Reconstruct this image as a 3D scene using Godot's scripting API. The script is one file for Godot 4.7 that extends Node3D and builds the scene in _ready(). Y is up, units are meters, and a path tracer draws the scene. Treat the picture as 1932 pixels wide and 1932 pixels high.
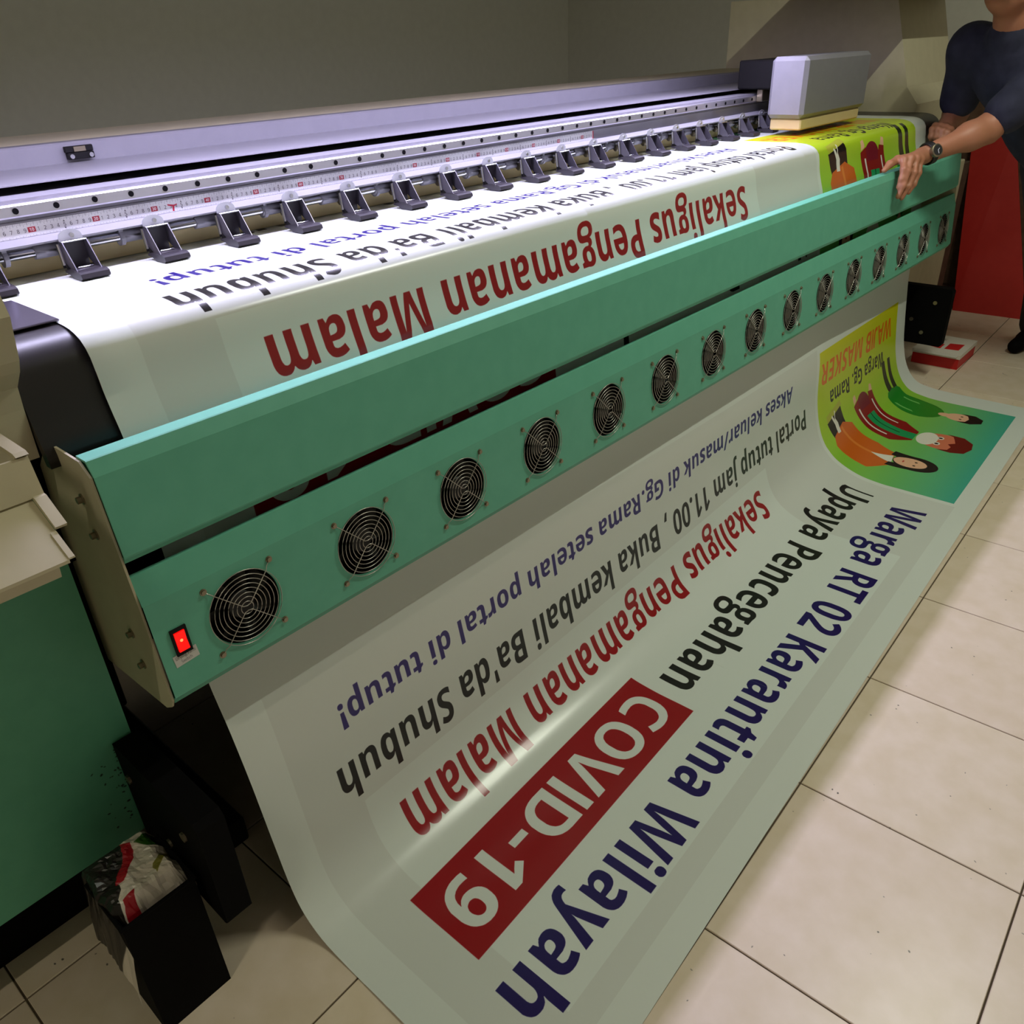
extends Node3D
# A wide-format printer with a fan drying bar, printing a long banner that runs down to a tiled floor.
# World: x along the printer, y up, z out of the printer towards the room; metres.

var rng := RandomNumberGenerator.new()
var M := {}

# ---------------------------------------------------------------- materials
func mat(c: Color, rough := 0.6, metal := 0.0) -> StandardMaterial3D:
	var m := StandardMaterial3D.new()
	m.albedo_color = c
	m.roughness = rough
	m.metallic = metal
	return m

func c8(r: float, g: float, b: float) -> Color:
	return Color(r / 255.0, g / 255.0, b / 255.0)

func noise_tex(lo: Color, hi: Color, freq: float, sd: int, size := 256, oct := 4) -> NoiseTexture2D:
	var n := FastNoiseLite.new()
	n.seed = sd
	n.frequency = freq
	n.fractal_octaves = oct
	var t := NoiseTexture2D.new()
	t.width = size
	t.height = size
	t.seamless = true
	t.noise = n
	var g := Gradient.new()
	g.set_color(0, lo)
	g.set_color(1, hi)
	t.color_ramp = g
	return t

func painted(c: Color, rough: float, sd: int, spread := 0.06) -> StandardMaterial3D:
	var m := mat(Color.WHITE, rough)
	m.albedo_texture = noise_tex(c.darkened(spread), c.lightened(spread), 0.03, sd)
	m.uv1_triplanar = true
	m.uv1_world_triplanar = true
	m.uv1_scale = Vector3(2.2, 2.2, 2.2)
	return m

# ---------------------------------------------------------------- mesh helpers
func start(smooth := false) -> SurfaceTool:
	var st := SurfaceTool.new()
	st.begin(Mesh.PRIMITIVE_TRIANGLES)
	st.set_smooth_group(0 if smooth else -1)
	return st

func tri(st: SurfaceTool, a: Vector3, b: Vector3, c: Vector3) -> void:
	st.add_vertex(a)
	st.add_vertex(b)
	st.add_vertex(c)

func quad(st: SurfaceTool, a: Vector3, b: Vector3, c: Vector3, d: Vector3) -> void:
	tri(st, a, b, c)
	tri(st, a, c, d)

func box(st: SurfaceTool, lo: Vector3, hi: Vector3, ch := 0.0, xf := Transform3D()) -> void:
	# a box with chamfered edges: an octagonal outline in x/z, capped with a smaller top and bottom
	if ch <= 0.0:
		var p := []
		for i in 8:
			p.append(xf * Vector3(hi.x if i & 1 else lo.x, hi.y if i & 2 else lo.y, hi.z if i & 4 else lo.z))
		for f in [[0, 1, 3, 2], [5, 4, 6, 7], [4, 0, 2, 6], [1, 5, 7, 3], [2, 3, 7, 6], [4, 5, 1, 0]]:
			quad(st, p[f[3]], p[f[2]], p[f[1]], p[f[0]])
		return
	var rings := []
	for lv in [[lo.y, ch], [lo.y + ch, 0.0], [hi.y - ch, 0.0], [hi.y, ch]]:
		var e: float = lv[1]
		var r := []
		for q in [[lo.x + ch, lo.z + e], [hi.x - ch, lo.z + e], [hi.x - e, lo.z + ch], [hi.x - e, hi.z - ch], [hi.x - ch, hi.z - e], [lo.x + ch, hi.z - e], [lo.x + e, hi.z - ch], [lo.x + e, lo.z + ch]]:
			r.append(xf * Vector3(q[0], lv[0], q[1]))
		rings.append(r)
	for i in 3:
		for j in 8:
			var k := (j + 1) % 8
			quad(st, rings[i][j], rings[i][k], rings[i + 1][k], rings[i + 1][j])
	for j in range(1, 7):
		tri(st, rings[3][0], rings[3][j], rings[3][j + 1])
		tri(st, rings[0][0], rings[0][j + 1], rings[0][j])

func prism_x(st: SurfaceTool, poly: Array, x0: float, x1: float, xf := Transform3D(), smooth := false) -> void:
	# poly of Vector2(z, y), carried along x
	var n := poly.size()
	st.set_smooth_group(1 if smooth else -1)
	for i in n:
		var a: Vector2 = poly[i]
		var b: Vector2 = poly[(i + 1) % n]
		quad(st, xf * Vector3(x0, a.y, a.x), xf * Vector3(x1, a.y, a.x), xf * Vector3(x1, b.y, b.x), xf * Vector3(x0, b.y, b.x))
	st.set_smooth_group(-1)
	var tr := Geometry2D.triangulate_polygon(PackedVector2Array(poly))
	for i in range(0, tr.size(), 3):
		var p: Array = [poly[tr[i]], poly[tr[i + 1]], poly[tr[i + 2]]]
		tri(st, xf * Vector3(x0, p[0].y, p[0].x), xf * Vector3(x0, p[1].y, p[1].x), xf * Vector3(x0, p[2].y, p[2].x))
		tri(st, xf * Vector3(x1, p[0].y, p[0].x), xf * Vector3(x1, p[2].y, p[2].x), xf * Vector3(x1, p[1].y, p[1].x))

func frame_of(d: Vector3) -> Basis:
	var z := d.normalized()
	var x := z.cross(Vector3.UP if absf(z.y) < 0.9 else Vector3.RIGHT).normalized()
	return Basis(x, z.cross(x), z)

func tube(st: SurfaceTool, pts: Array, rad: Variant, sides := 8, closed := false, caps := true) -> void:
	var rings := []
	var n := pts.size()
	for i in n:
		var a: Vector3 = pts[(i - 1 + n) % n] if closed else pts[maxi(i - 1, 0)]
		var b: Vector3 = pts[(i + 1) % n] if closed else pts[mini(i + 1, n - 1)]
		var f := frame_of(b - a)
		var r: float = rad[i] if rad is Array else rad
		var ring := []
		for j in sides:
			var t := TAU * j / sides
			ring.append(pts[i] + (f.x * cos(t) + f.y * sin(t)) * r)
		rings.append(ring)
	for i in (n if closed else n - 1):
		for j in sides:
			var k := (j + 1) % sides
			var i2 := (i + 1) % n
			quad(st, rings[i][j], rings[i2][j], rings[i2][k], rings[i][k])
	if caps and not closed:
		for j in range(1, sides - 1):
			tri(st, rings[0][0], rings[0][j], rings[0][j + 1])
			tri(st, rings[n - 1][0], rings[n - 1][j + 1], rings[n - 1][j])

func done(st: SurfaceTool, m: Material) -> ArrayMesh:
	st.generate_normals()
	var me := st.commit()
	me.surface_set_material(0, m)
	return me

func part(parent: Node, called: String, st: SurfaceTool, m: Material) -> MeshInstance3D:
	return put(parent, called, done(st, m))

func put(parent: Node, called: String, me: Mesh) -> MeshInstance3D:
	var o := MeshInstance3D.new()
	o.name = called
	o.mesh = me
	parent.add_child(o, true)
	return o

func holder(parent: Node, called: String, at := Vector3.ZERO) -> Node3D:
	var o := Node3D.new()
	o.name = called
	o.position = at
	parent.add_child(o, true)
	return o

func tag(o: Node, label: String, category: String, group := "") -> void:
	o.set_meta("label", label)
	o.set_meta("category", category)
	if group:
		o.set_meta("group", group)

func say(o: Node, label: String) -> Node:
	o.set_meta("label", label)
	return o

func structure(o: Node) -> Node:
	o.set_meta("kind", "structure")
	return o

# ---------------------------------------------------------------- drawing flat print into images
var fonts := {}
var cap := {}

func outline(txt: String, bold := true) -> Array:
	# boundary edges of the lettering, baseline at y 0, cap height 1, x from 0; returns [edges, width]
	var key := "b" if bold else "r"
	if not fonts.has(key):
		var f := SystemFont.new()
		f.font_names = PackedStringArray(["Droid Sans"])
		f.font_weight = 700 if bold else 400
		fonts[key] = f
		var h := raw_edges("H", key)
		var lo := 1e9
		var hi := -1e9
		for e in h:
			lo = minf(lo, minf(e[0].y, e[1].y))
			hi = maxf(hi, maxf(e[0].y, e[1].y))
		cap[key] = [lo, hi]
	var es := raw_edges(txt, key)
	var c: Array = cap[key]
	var s: float = 1.0 / (c[1] - c[0])
	var x0 := 1e9
	var x1 := -1e9
	for e in es:
		x0 = minf(x0, minf(e[0].x, e[1].x))
		x1 = maxf(x1, maxf(e[0].x, e[1].x))
	var out := []
	for e in es:
		out.append([Vector2((e[0].x - x0) * s, (e[0].y - c[0]) * s), Vector2((e[1].x - x0) * s, (e[1].y - c[0]) * s)])
	return [out, (x1 - x0) * s]

func raw_edges(txt: String, key: String) -> Array:
	var tm := TextMesh.new()
	tm.font = fonts[key]
	tm.font_size = 64
	tm.pixel_size = 0.01
	tm.depth = 0.0
	tm.curve_step = 1.0
	tm.text = txt
	var count := {}
	for s in tm.get_surface_count():
		var ar := tm.surface_get_arrays(s)
		var v: PackedVector3Array = ar[Mesh.ARRAY_VERTEX]
		var ix: PackedInt32Array = ar[Mesh.ARRAY_INDEX] if ar[Mesh.ARRAY_INDEX] != null else PackedInt32Array(range(v.size()))
		for i in range(0, ix.size(), 3):
			for j in 3:
				var a := v[ix[i + j]]
				var b := v[ix[i + (j + 1) % 3]]
				var ka := Vector2i(roundi(a.x * 20000), roundi(a.y * 20000))
				var kb := Vector2i(roundi(b.x * 20000), roundi(b.y * 20000))
				if ka == kb:
					continue
				var k := [ka, kb] if (ka.x < kb.x or (ka.x == kb.x and ka.y < kb.y)) else [kb, ka]
				if count.has(k):
					count[k][0] += 1
				else:
					count[k] = [1, Vector2(a.x, a.y), Vector2(b.x, b.y)]
	var es := []
	for k in count:
		if count[k][0] % 2 == 1:
			es.append([count[k][1], count[k][2]])
	return es

func fill_edges(img: Image, es: Array, col: Color, sub := 3) -> void:
	# even-odd scan conversion with antialiasing; edges in pixels
	var w := img.get_width()
	var h := img.get_height()
	var y0 := 1e9
	var y1 := -1e9
	var xa := 1e9
	var xb := -1e9
	for e in es:
		y0 = minf(y0, minf(e[0].y, e[1].y))
		y1 = maxf(y1, maxf(e[0].y, e[1].y))
		xa = minf(xa, minf(e[0].x, e[1].x))
		xb = maxf(xb, maxf(e[0].x, e[1].x))
	if xb < 0 or xa > w:
		return
	var r0 := clampi(int(floor(y0)), 0, h)
	var r1 := clampi(int(ceil(y1)), 0, h)
	var c0 := clampi(int(floor(xa)), 0, w - 1)
	var c1 := clampi(int(ceil(xb)), 0, w - 1)
	var rows := {}
	for e in es:
		var a: Vector2 = e[0]
		var b: Vector2 = e[1]
		if a.y > b.y:
			var t := a
			a = b
			b = t
		if b.y - a.y < 1e-6:
			continue
		var s0 := maxi(int(ceil(a.y * sub - 0.5)), r0 * sub)
		var s1 := mini(int(ceil(b.y * sub - 0.5)) - 1, r1 * sub - 1)
		var k := (b.x - a.x) / (b.y - a.y)
		for s in range(s0, s1 + 1):
			var x := a.x + k * ((s + 0.5) / sub - a.y)
			if rows.has(s):
				rows[s].append(x)
			else:
				rows[s] = [x]
	var inv := 1.0 / sub
	for y in range(r0, r1):
		var d := PackedFloat32Array()
		d.resize(c1 - c0 + 3)
		var any := false
		for s in sub:
			var xs: Variant = rows.get(y * sub + s)
			if xs == null:
				continue
			any = true
			xs.sort()
			for i in range(0, xs.size() - 1, 2):
				var p := clampf(xs[i], c0, c1 + 1)
				var q := clampf(xs[i + 1], c0, c1 + 1)
				for ed in [[p, inv], [q, -inv]]:
					var fx: float = ed[0] - c0
					var ip := int(fx)
					var fr := fx - ip
					d[ip] += ed[1] * (1.0 - fr)
					d[ip + 1] += ed[1] * fr
		if not any:
			continue
		var acc := 0.0
		for x in range(c0, c1 + 1):
			acc += d[x - c0]
			if acc > 0.995:
				img.set_pixel(x, y, col)
			elif acc > 0.01:
				img.set_pixel(x, y, img.get_pixel(x, y).lerp(col, acc))

func text_on(img: Image, txt: String, x: float, base: float, capx: float, width: float, col: Color, bold := true) -> void:
	# x, base: left end and baseline in pixels; capx cap height; width total width (0: natural)
	var o := outline(txt, bold)
	var sx: float = capx if width <= 0.0 else width / o[1]
	var es := []
	for e in o[0]:
		es.append([Vector2(x + e[0].x * sx, base - e[0].y * capx), Vector2(x + e[1].x * sx, base - e[1].y * capx)])
	fill_edges(img, es, col)

func plain_i_text(img: Image, txt: String, x: float, base: float, capx: float, width: float, col: Color) -> void:
	# sets a line whose capital I is a plain bar: the words are split at each I
	var bits := txt.split("I")
	var bar := 0.21
	var gap := 0.13
	var total := (bits.size() - 1) * (bar + 2.0 * gap)
	for b in bits:
		total += outline(b)[1]
	var sx := width / total
	for i in bits.size():
		var w: float = outline(bits[i])[1]
		text_on(img, bits[i], x, base, capx, w * sx, col)
		x += w * sx
		if i < bits.size() - 1:
			x += gap * sx
			poly_on(img, [Vector2(x, base), Vector2(x + bar * sx, base), Vector2(x + bar * sx, base - capx), Vector2(x, base - capx)], col)
			x += (bar + gap) * sx

func poly_on(img: Image, pts: Array, col: Color) -> void:
	var es := []
	for i in pts.size():
		es.append([pts[i], pts[(i + 1) % pts.size()]])
	fill_edges(img, es, col)

func oval(cx: float, cy: float, rx: float, ry: float, turn := 0.0, n := 28) -> Array:
	var p := []
	for i in n:
		var t := TAU * i / n
		p.append(Vector2(cx, cy) + Vector2(rx * cos(t), ry * sin(t)).rotated(turn))
	return p

func tex(img: Image) -> ImageTexture:
	return ImageTexture.create_from_image(img)

# ---------------------------------------------------------------- smooth bodies from tapered bones
func body_mesh(st: SurfaceTool, bones: Array, cell: float, blend: float) -> void:
	# bones: [from, to, radius from, radius to]; surface nets of the smooth union
	var lo := Vector3(1e9, 1e9, 1e9)
	var hi := -lo
	for b in bones:
		var r := maxf(b[2], b[3]) + blend + cell * 2.0
		for p in [b[0], b[1]]:
			lo = lo.min(p - Vector3.ONE * r)
			hi = hi.max(p + Vector3.ONE * r)
	var nx := int((hi.x - lo.x) / cell) + 2
	var ny := int((hi.y - lo.y) / cell) + 2
	var nz := int((hi.z - lo.z) / cell) + 2
	var g := PackedFloat32Array()
	g.resize(nx * ny * nz)
	g.fill(9.0)
	for b in bones:
		var a: Vector3 = b[0]
		var e: Vector3 = b[1]
		var ra: float = b[2]
		var rb: float = b[3]
		var r := maxf(ra, rb) + blend + cell * 1.8
		var p0: Vector3 = (a.min(e) - Vector3.ONE * r - lo) / cell
		var p1: Vector3 = (a.max(e) + Vector3.ONE * r - lo) / cell
		var ae := e - a
		var l2 := maxf(ae.length_squared(), 1e-9)
		for i in range(maxi(0, int(p0.x)), mini(nx, int(p1.x) + 2)):
			for j in range(maxi(0, int(p0.y)), mini(ny, int(p1.y) + 2)):
				var at := (i * ny + j) * nz
				for k in range(maxi(0, int(p0.z)), mini(nz, int(p1.z) + 2)):
					var p := lo + Vector3(i, j, k) * cell
					var t := clampf((p - a).dot(ae) / l2, 0.0, 1.0)
					var d := p.distance_to(a + ae * t) - lerpf(ra, rb, t)
					var o := g[at + k]
					var hh := maxf(blend - absf(d - o), 0.0) / blend
					g[at + k] = minf(d, o) - hh * hh * blend * 0.25
	var vert := {}
	var pos: Array[Vector3] = []
	var sx := ny * nz
	var off := [0, sx, nz, sx + nz, 1, sx + 1, nz + 1, sx + nz + 1]
	var edges := [[0, 1], [2, 3], [4, 5], [6, 7], [0, 2], [1, 3], [4, 6], [5, 7], [0, 4], [1, 5], [2, 6], [3, 7]]
	for i in nx - 1:
		for j in ny - 1:
			for k in nz - 1:
				var at := (i * ny + j) * nz + k
				var n := 0
				for o in 8:
					if g[at + off[o]] < 0.0:
						n += 1
				if n == 0 or n == 8:
					continue
				var sum := Vector3.ZERO
				var c := 0
				for ed in edges:
					var va := g[at + off[ed[0]]]
					var vb := g[at + off[ed[1]]]
					if (va < 0.0) != (vb < 0.0):
						var t := va / (va - vb)
						var A := Vector3(ed[0] & 1, (ed[0] >> 1) & 1, ed[0] >> 2)
						var B := Vector3(ed[1] & 1, (ed[1] >> 1) & 1, ed[1] >> 2)
						sum += A.lerp(B, t)
						c += 1
				vert[at] = pos.size()
				pos.append(lo + (Vector3(i, j, k) + sum / c) * cell)
	var base := 0
	var idx := PackedInt32Array()
	for at in vert:
		var k: int = at % nz
		var j: int = (at / nz) % ny
		var i: int = at / sx
		if j > 0 and k > 0 and (g[at] < 0.0) != (g[at + sx] < 0.0):
			face(idx, vert, at, at - nz, at - nz - 1, at - 1, g[at] < 0.0)
		if i > 0 and k > 0 and (g[at] < 0.0) != (g[at + nz] < 0.0):
			face(idx, vert, at, at - 1, at - sx - 1, at - sx, g[at] < 0.0)
		if i > 0 and j > 0 and (g[at] < 0.0) != (g[at + 1] < 0.0):
			face(idx, vert, at, at - sx, at - sx - nz, at - nz, g[at] < 0.0)
	for t in idx:
		st.add_vertex(pos[t])
	base += 1

func face(idx: PackedInt32Array, vert: Dictionary, a: int, b: int, c: int, d: int, flip: bool) -> void:
	if not (vert.has(a) and vert.has(b) and vert.has(c) and vert.has(d)):
		return
	var q := [vert[a], vert[b], vert[c], vert[d]]
	for t in ([[0, 2, 1], [0, 3, 2]] if flip else [[0, 1, 2], [0, 2, 3]]):
		for v in t:
			idx.append(q[v])

func chain(pts: Array, rad: Array) -> Array:
	var b := []
	for i in pts.size() - 1:
		b.append([pts[i], pts[i + 1], rad[i], rad[i + 1]])
	return b

# ================================================================ the scene
func _ready() -> void:
	rng.seed = 7
	set_view()
	make_materials()
	build_room()
	build_printer()
	build_dryer()
	build_banner()
	build_carriage()
	build_scraps()
	build_right_side()
	build_person()

func set_view() -> void:
	var cam := Camera3D.new()
	cam.name = "camera"
	cam.transform = Transform3D(Basis(Vector3(0.66008633, -0.03809821, 0.75022301), Vector3(0.39670549, 0.86576721, -0.30507687), Vector3(-0.6378956, 0.49899465, 0.58659487)), Vector3(-0.37950416, 1.32322937, 1.41841348))
	cam.fov = 64.6086
	cam.near = 0.02
	cam.current = true
	add_child(cam)
	var env := Environment.new()
	env.background_mode = Environment.BG_COLOR
	env.background_color = Color(0.02, 0.02, 0.02)
	env.tonemap_mode = Environment.TONE_MAPPER_LINEAR
	env.tonemap_exposure = 0.9
	env.sdfgi_enabled = true
	env.ssao_enabled = true
	env.ssil_enabled = true
	var we := WorldEnvironment.new()
	we.name = "environment"
	we.environment = env
	add_child(we)
	# the ceiling tube and an added fill tube for the surfaces facing left; the LED strip under the printer's hood is built with the printer
	tube_lamp(Vector3(2.1, 2.9, 1.4), 1.2, Color(0.98, 1.0, 0.92), 3.5, "bright fluorescent tube lamp on the ceiling over the aisle")
	tube_lamp(Vector3(-1.7, 2.9, 1.2), 0.6, Color(1.0, 0.97, 0.86), 1.3, "short dim fill tube added on the ceiling to brighten the cream end plate")

func tube_lamp(at: Vector3, length: float, col: Color, energy: float, label: String) -> void:
	var o := holder(self, "tube_lamp", at)
	tag(o, label, "lamp")
	var st := start()
	box(st, Vector3(-length / 2 - 0.03, 0.03, -0.03), Vector3(length / 2 + 0.03, 0.0995, 0.03), 0.006)
	part(o, "batten", st, mat(Color(0.85, 0.85, 0.85), 0.5))
	st = start(true)
	tube(st, [Vector3(-length / 2, 0.012, 0), Vector3(length / 2, 0.012, 0)], 0.014, 12)
	var gm := mat(Color(0.9, 0.9, 0.9), 0.4)
	gm.emission_enabled = true
	gm.emission = col
	gm.emission_energy_multiplier = 2.0
	part(o, "tube", st, gm)
	var l := AreaLight3D.new()
	l.name = "tube_light"
	l.area_size = Vector2(length, 0.03)
	l.area_normalize_energy = true
	l.light_color = col
	l.light_energy = energy
	l.area_range = 12.0
	l.shadow_enabled = true
	l.position = Vector3(0, -0.006, 0)
	l.rotation_degrees = Vector3(-90, 0, 0)
	o.add_child(l)

func make_materials() -> void:
	M.teal = painted(c8(96, 176, 149), 0.5, 11, 0.03)
	M.cream = painted(c8(196, 186, 156), 0.55, 12, 0.03)
	M.grey = painted(c8(122, 120, 127), 0.42, 13, 0.02)
	M.alu = mat(c8(190, 190, 196), 0.36, 0.75)
	M.arm = mat(c8(126, 122, 134), 0.34, 0.9)
	M.chrome = mat(c8(205, 205, 210), 0.22, 1.0)
	M.rail = mat(c8(205, 203, 208), 0.3, 0.9)
	M.black = mat(c8(22, 21, 22), 0.5)
	M.platen = mat(c8(30, 26, 28), 0.36)
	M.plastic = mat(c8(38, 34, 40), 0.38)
	M.dark = mat(c8(14, 13, 14), 0.7)
	M.steel = mat(c8(150, 140, 120), 0.35, 0.9)
	M.wire = mat(c8(190, 184, 176), 0.28, 0.9)
	M.black.metallic_specular = 0.25
	M.dark.metallic_specular = 0.15
	M.wall = painted(c8(214, 211, 200), 0.9, 14, 0.02)

# ---------------------------------------------------------------- room
func build_room() -> void:
	var x0 := -2.6
	var x1 := 4.78
	var z0 := -2.6
	var z1 := 3.2
	var hgt := 3.0
	for w in [["wall_back", Vector3(x0 - 0.1, -0.06, z0 - 0.1), Vector3(x1 + 0.1, hgt, z0)], ["wall_front", Vector3(x0 - 0.1, -0.06, z1), Vector3(x1 + 0.1, hgt, z1 + 0.1)], ["wall_left", Vector3(x0 - 0.1, -0.06, z0), Vector3(x0, hgt, z1)], ["wall_right", Vector3(x1, -0.06, z0), Vector3(x1 + 0.1, hgt, z1)], ["ceiling", Vector3(x0 - 0.1, hgt, z0 - 0.1), Vector3(x1 + 0.1, hgt + 0.1, z1 + 0.1)]]:
		var st := start()
		box(st, w[1], w[2])
		structure(part(self, w[0], st, M.wall))
	# tiled floor: square 40 cm tiles on a darker bed
	var fl := holder(self, "floor")
	structure(fl)
	var s := start()
	box(s, Vector3(x0, -0.06, z0), Vector3(x1, -0.0035, z1))
	part(fl, "grout_bed", s, mat(c8(84, 70, 54), 0.9))
	var T := 0.4
	var th := 0.02165
	var a := Vector3(cos(th), 0, -sin(th))
	var b := Vector3(sin(th), 0, cos(th))
	var o := Vector3(0.8418, 0, 1.0597)
	var kinds := []
	for v in 3:
		var img := Image.create_empty(512, 512, false, Image.FORMAT_RGB8)
		var base: Color = [c8(220, 202, 180), c8(216, 199, 178), c8(222, 205, 182)][v]
		img.fill(base)
		var n := FastNoiseLite.new()
		n.seed = 40 + v
		n.frequency = 0.008
		n.fractal_octaves = 4
		for y in 512:
			for x in 512:
				var q := n.get_noise_2d(x, y)
				img.set_pixel(x, y, Color(base.r * (1.0 + 0.035 * q), base.g * (1.0 + 0.04 * q), base.b * (1.0 + 0.07 * q)))
		for d in 9 + v * 4:
			poly_on(img, oval(rng.randf() * 512, rng.randf() * 512, 0.8 + rng.randf() * 2.6, 0.8 + rng.randf() * 1.6, rng.randf() * 3.0, 8), base.darkened(0.25 + 0.35 * rng.randf()))
		if v == 1:
			poly_on(img, [Vector2(120, 300), Vector2(138, 292), Vector2(150, 270), Vector2(154, 276), Vector2(143, 297), Vector2(124, 305)], base.darkened(0.16))
		var m := mat(Color.WHITE, 0.32)
		m.albedo_texture = tex(img)
		m.specular_mode = BaseMaterial3D.SPECULAR_SCHLICK_GGX
		var st := SurfaceTool.new()
		st.begin(Mesh.PRIMITIVE_TRIANGLES)
		var e := T / 2 - 0.0016
		var ch := 0.0012
		var top := [Vector3(-e + ch, 0, -e + ch), Vector3(e - ch, 0, -e + ch), Vector3(e - ch, 0, e - ch), Vector3(-e + ch, 0, e - ch)]
		var low := [Vector3(-e, -ch, -e), Vector3(e, -ch, -e), Vector3(e, -ch, e), Vector3(-e, -ch, e)]
		var bot := [Vector3(-e, -0.0075, -e), Vector3(e, -0.0075, -e), Vector3(e, -0.0075, e), Vector3(-e, -0.0075, e)]
		st.set_smooth_group(-1)
		var f := func(p: Array) -> void:
			for i in [0, 1, 2, 0, 2, 3]:
				st.set_uv(Vector2(p[i].x / T + 0.5, p[i].z / T + 0.5))
				st.add_vertex(p[i])
		f.call(top)
		for i in 4:
			var k := (i + 1) % 4
			f.call([low[i], low[k], top[k], top[i]])
			f.call([bot[i], bot[k], low[k], low[i]])
		kinds.append(done(st, m))
	for i in range(-5, 9):
		for j in range(-5, 5):
			var c := o + a * (T * (i + 0.5)) + b * (T * (j + 0.5))
			if c.x < x0 + 0.2 or c.x > x1 - 0.21 or c.z > z1 - 0.21 or c.z < -1.3:
				continue
			var t := put(fl, "tile", kinds[rng.randi() % 3])
			t.transform = Transform3D(Basis(Vector3.UP, th + PI / 2 * (rng.randi() % 4)), c)

# ---------------------------------------------------------------- printer
func build_printer() -> void:
	var P := holder(self, "wide_format_printer")
	tag(P, "wide-format banner printer with grey gantry, cream end covers and teal cabinet", "printer")
	var XL := -0.092
	var XR := 3.36
	# platen: black, rounded front
	var st := start(false)
	var poly := [Vector2(-0.35, 1.0315), Vector2(0.275, 1.0315), Vector2(0.29, 1.0306), Vector2(0.304, 1.0285), Vector2(0.317, 1.0247), Vector2(0.328, 1.019), Vector2(0.337, 1.0118), Vector2(0.344, 1.003), Vector2(0.349, 0.993), Vector2(0.3525, 0.98), Vector2(0.357, 0.955), Vector2(0.3665, 0.922), Vector2(0.3735, 0.90), Vector2(0.3745, 0.885), Vector2(0.36, 0.885), Vector2(0.34, 0.985), Vector2(0.30, 1.005), Vector2(-0.35, 1.005)]
	st = smooth_sheet(poly, XL, XR)
	part(P, "platen", st, M.platen)
	# left edge strip of the platen that holds the banner down
	st = start()
	box(st, Vector3(-0.094, 1.0345, 0.12), Vector3(0.004, 1.0375, 0.28), 0.001)
	say(part(P, "media_edge_guard", st, mat(c8(118, 112, 128), 0.28, 0.85)), "thin bare metal guard plate over the banner edge")
	# cream back plate under the beam
	st = start()
	box(st, Vector3(XL, 1.034, -0.045), Vector3(XR, 1.09, -0.035), 0.001)
	part(P, "back_plate", st, painted(c8(206, 188, 136), 0.6, 15, 0.03))
	# beam that carries the ruler and the rail
	st = start()
	prism_x(st, [Vector2(-0.06, 1.078), Vector2(-0.005, 1.078), Vector2(0.006, 1.0845), Vector2(0.025, 1.0868), Vector2(0.0255, 1.0895), Vector2(0.0, 1.0962), Vector2(0.0, 1.1195), Vector2(-0.003, 1.1205), Vector2(-0.003, 1.1505), Vector2(-0.06, 1.1505)], XL, XR)
	part(P, "beam", st, M.grey)
	# ruler tape
	for k in 2:
		ruler(P, 0.02 + k * 0.78, 0.78 if k == 0 else 0.75)
	# linear rail with its bolts
	st = start()
	prism_x(st, [Vector2(-0.003, 1.1262), Vector2(0.006, 1.1262), Vector2(0.008, 1.1285), Vector2(0.008, 1.1428), Vector2(0.006, 1.1451), Vector2(-0.003, 1.1451)], XL + 0.01, 3.3)
	var rail := part(P, "linear_rail", st, M.rail)
	st = start()
	tube(st, [Vector3(0, 0, 0.0), Vector3(0, 0, 0.0012)], 0.0046, 12)
	var bolt := done(st, M.dark)
	for k in range(-2, 55):
		var bo := put(rail, "rail_bolt", bolt)
		bo.position = Vector3(0.083 + 0.0602 * k, 1.1358, 0.0078)
	# open slot behind the rail: a thin shelf standing over a deep tray
	st = start()
	box(st, Vector3(XL, 1.1475, -0.3025), Vector3(XR, 1.149, -0.0605))
	part(P, "slot_tray", st, M.grey)
	st = start()
	box(st, Vector3(XL, 1.1622, -0.302), Vector3(XR, 1.1637, -0.06))
	part(P, "guide_shelf", st, M.grey)
	st = start()
	prism_x(st, [Vector2(-0.34, 1.15), Vector2(-0.3025, 1.15), Vector2(-0.3, 1.1955), Vector2(-0.304, 1.1985), Vector2(-0.34, 1.1985)], XL, XR)
	part(P, "rear_rail_cover", st, M.grey)
	st = start()
	box(st, Vector3(XL, 1.15, -0.62), Vector3(XR, 1.197, -0.3405), 0.002)
	part(P, "top_cover", st, M.cream)
	# little black sensor block with a steel clip on the rear cover
	var sb := holder(P, "sensor_block", Vector3(0.325, 1.18, -0.299))
	st = start()
	box(st, Vector3(-0.0245, -0.011, -0.002), Vector3(0.0245, 0.0005, 0.01), 0.001)
	box(st, Vector3(-0.026, 0.0008, -0.002), Vector3(0.026, 0.0115, 0.007), 0.001)
	part(sb, "housing", st, M.black)
	st = start()
	box(st, Vector3(-0.011, 0.0015, 0.0072), Vector3(0.011, 0.0105, 0.0095), 0.0005)
	part(sb, "clip", st, M.steel)
	for s in [-1, 1]:
		st = start()
		tube(st, [Vector3(s * 0.018, -0.0055, 0.0095), Vector3(s * 0.018, -0.0055, 0.0125)], 0.0042, 10)
		part(sb, "screw", st, M.chrome)
	# lift shaft with collars
	st = start(true)
	tube(st, [Vector3(XL, 1.0725, 0.0), Vector3(XR, 1.0725, 0.0)], 0.0066, 14)
	part(P, "lift_shaft", st, M.chrome)
	st = start()
	tube(st, [Vector3(-0.0035, 1.071, 0.0), Vector3(0.0035, 1.071, 0.0)], 0.0125, 16)
	box(st, Vector3(-0.0035, 1.071, -0.008), Vector3(0.0035, 1.084, 0.008))
	var collar := done(st, M.grey)
	for x in [0.049, 0.231, 0.509, 0.783, 1.057, 1.331, 1.605, 1.879, 2.153, 2.427, 2.7, 2.975, 3.24]:
		put(P, "shaft_collar", collar).position.x = x
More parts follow.
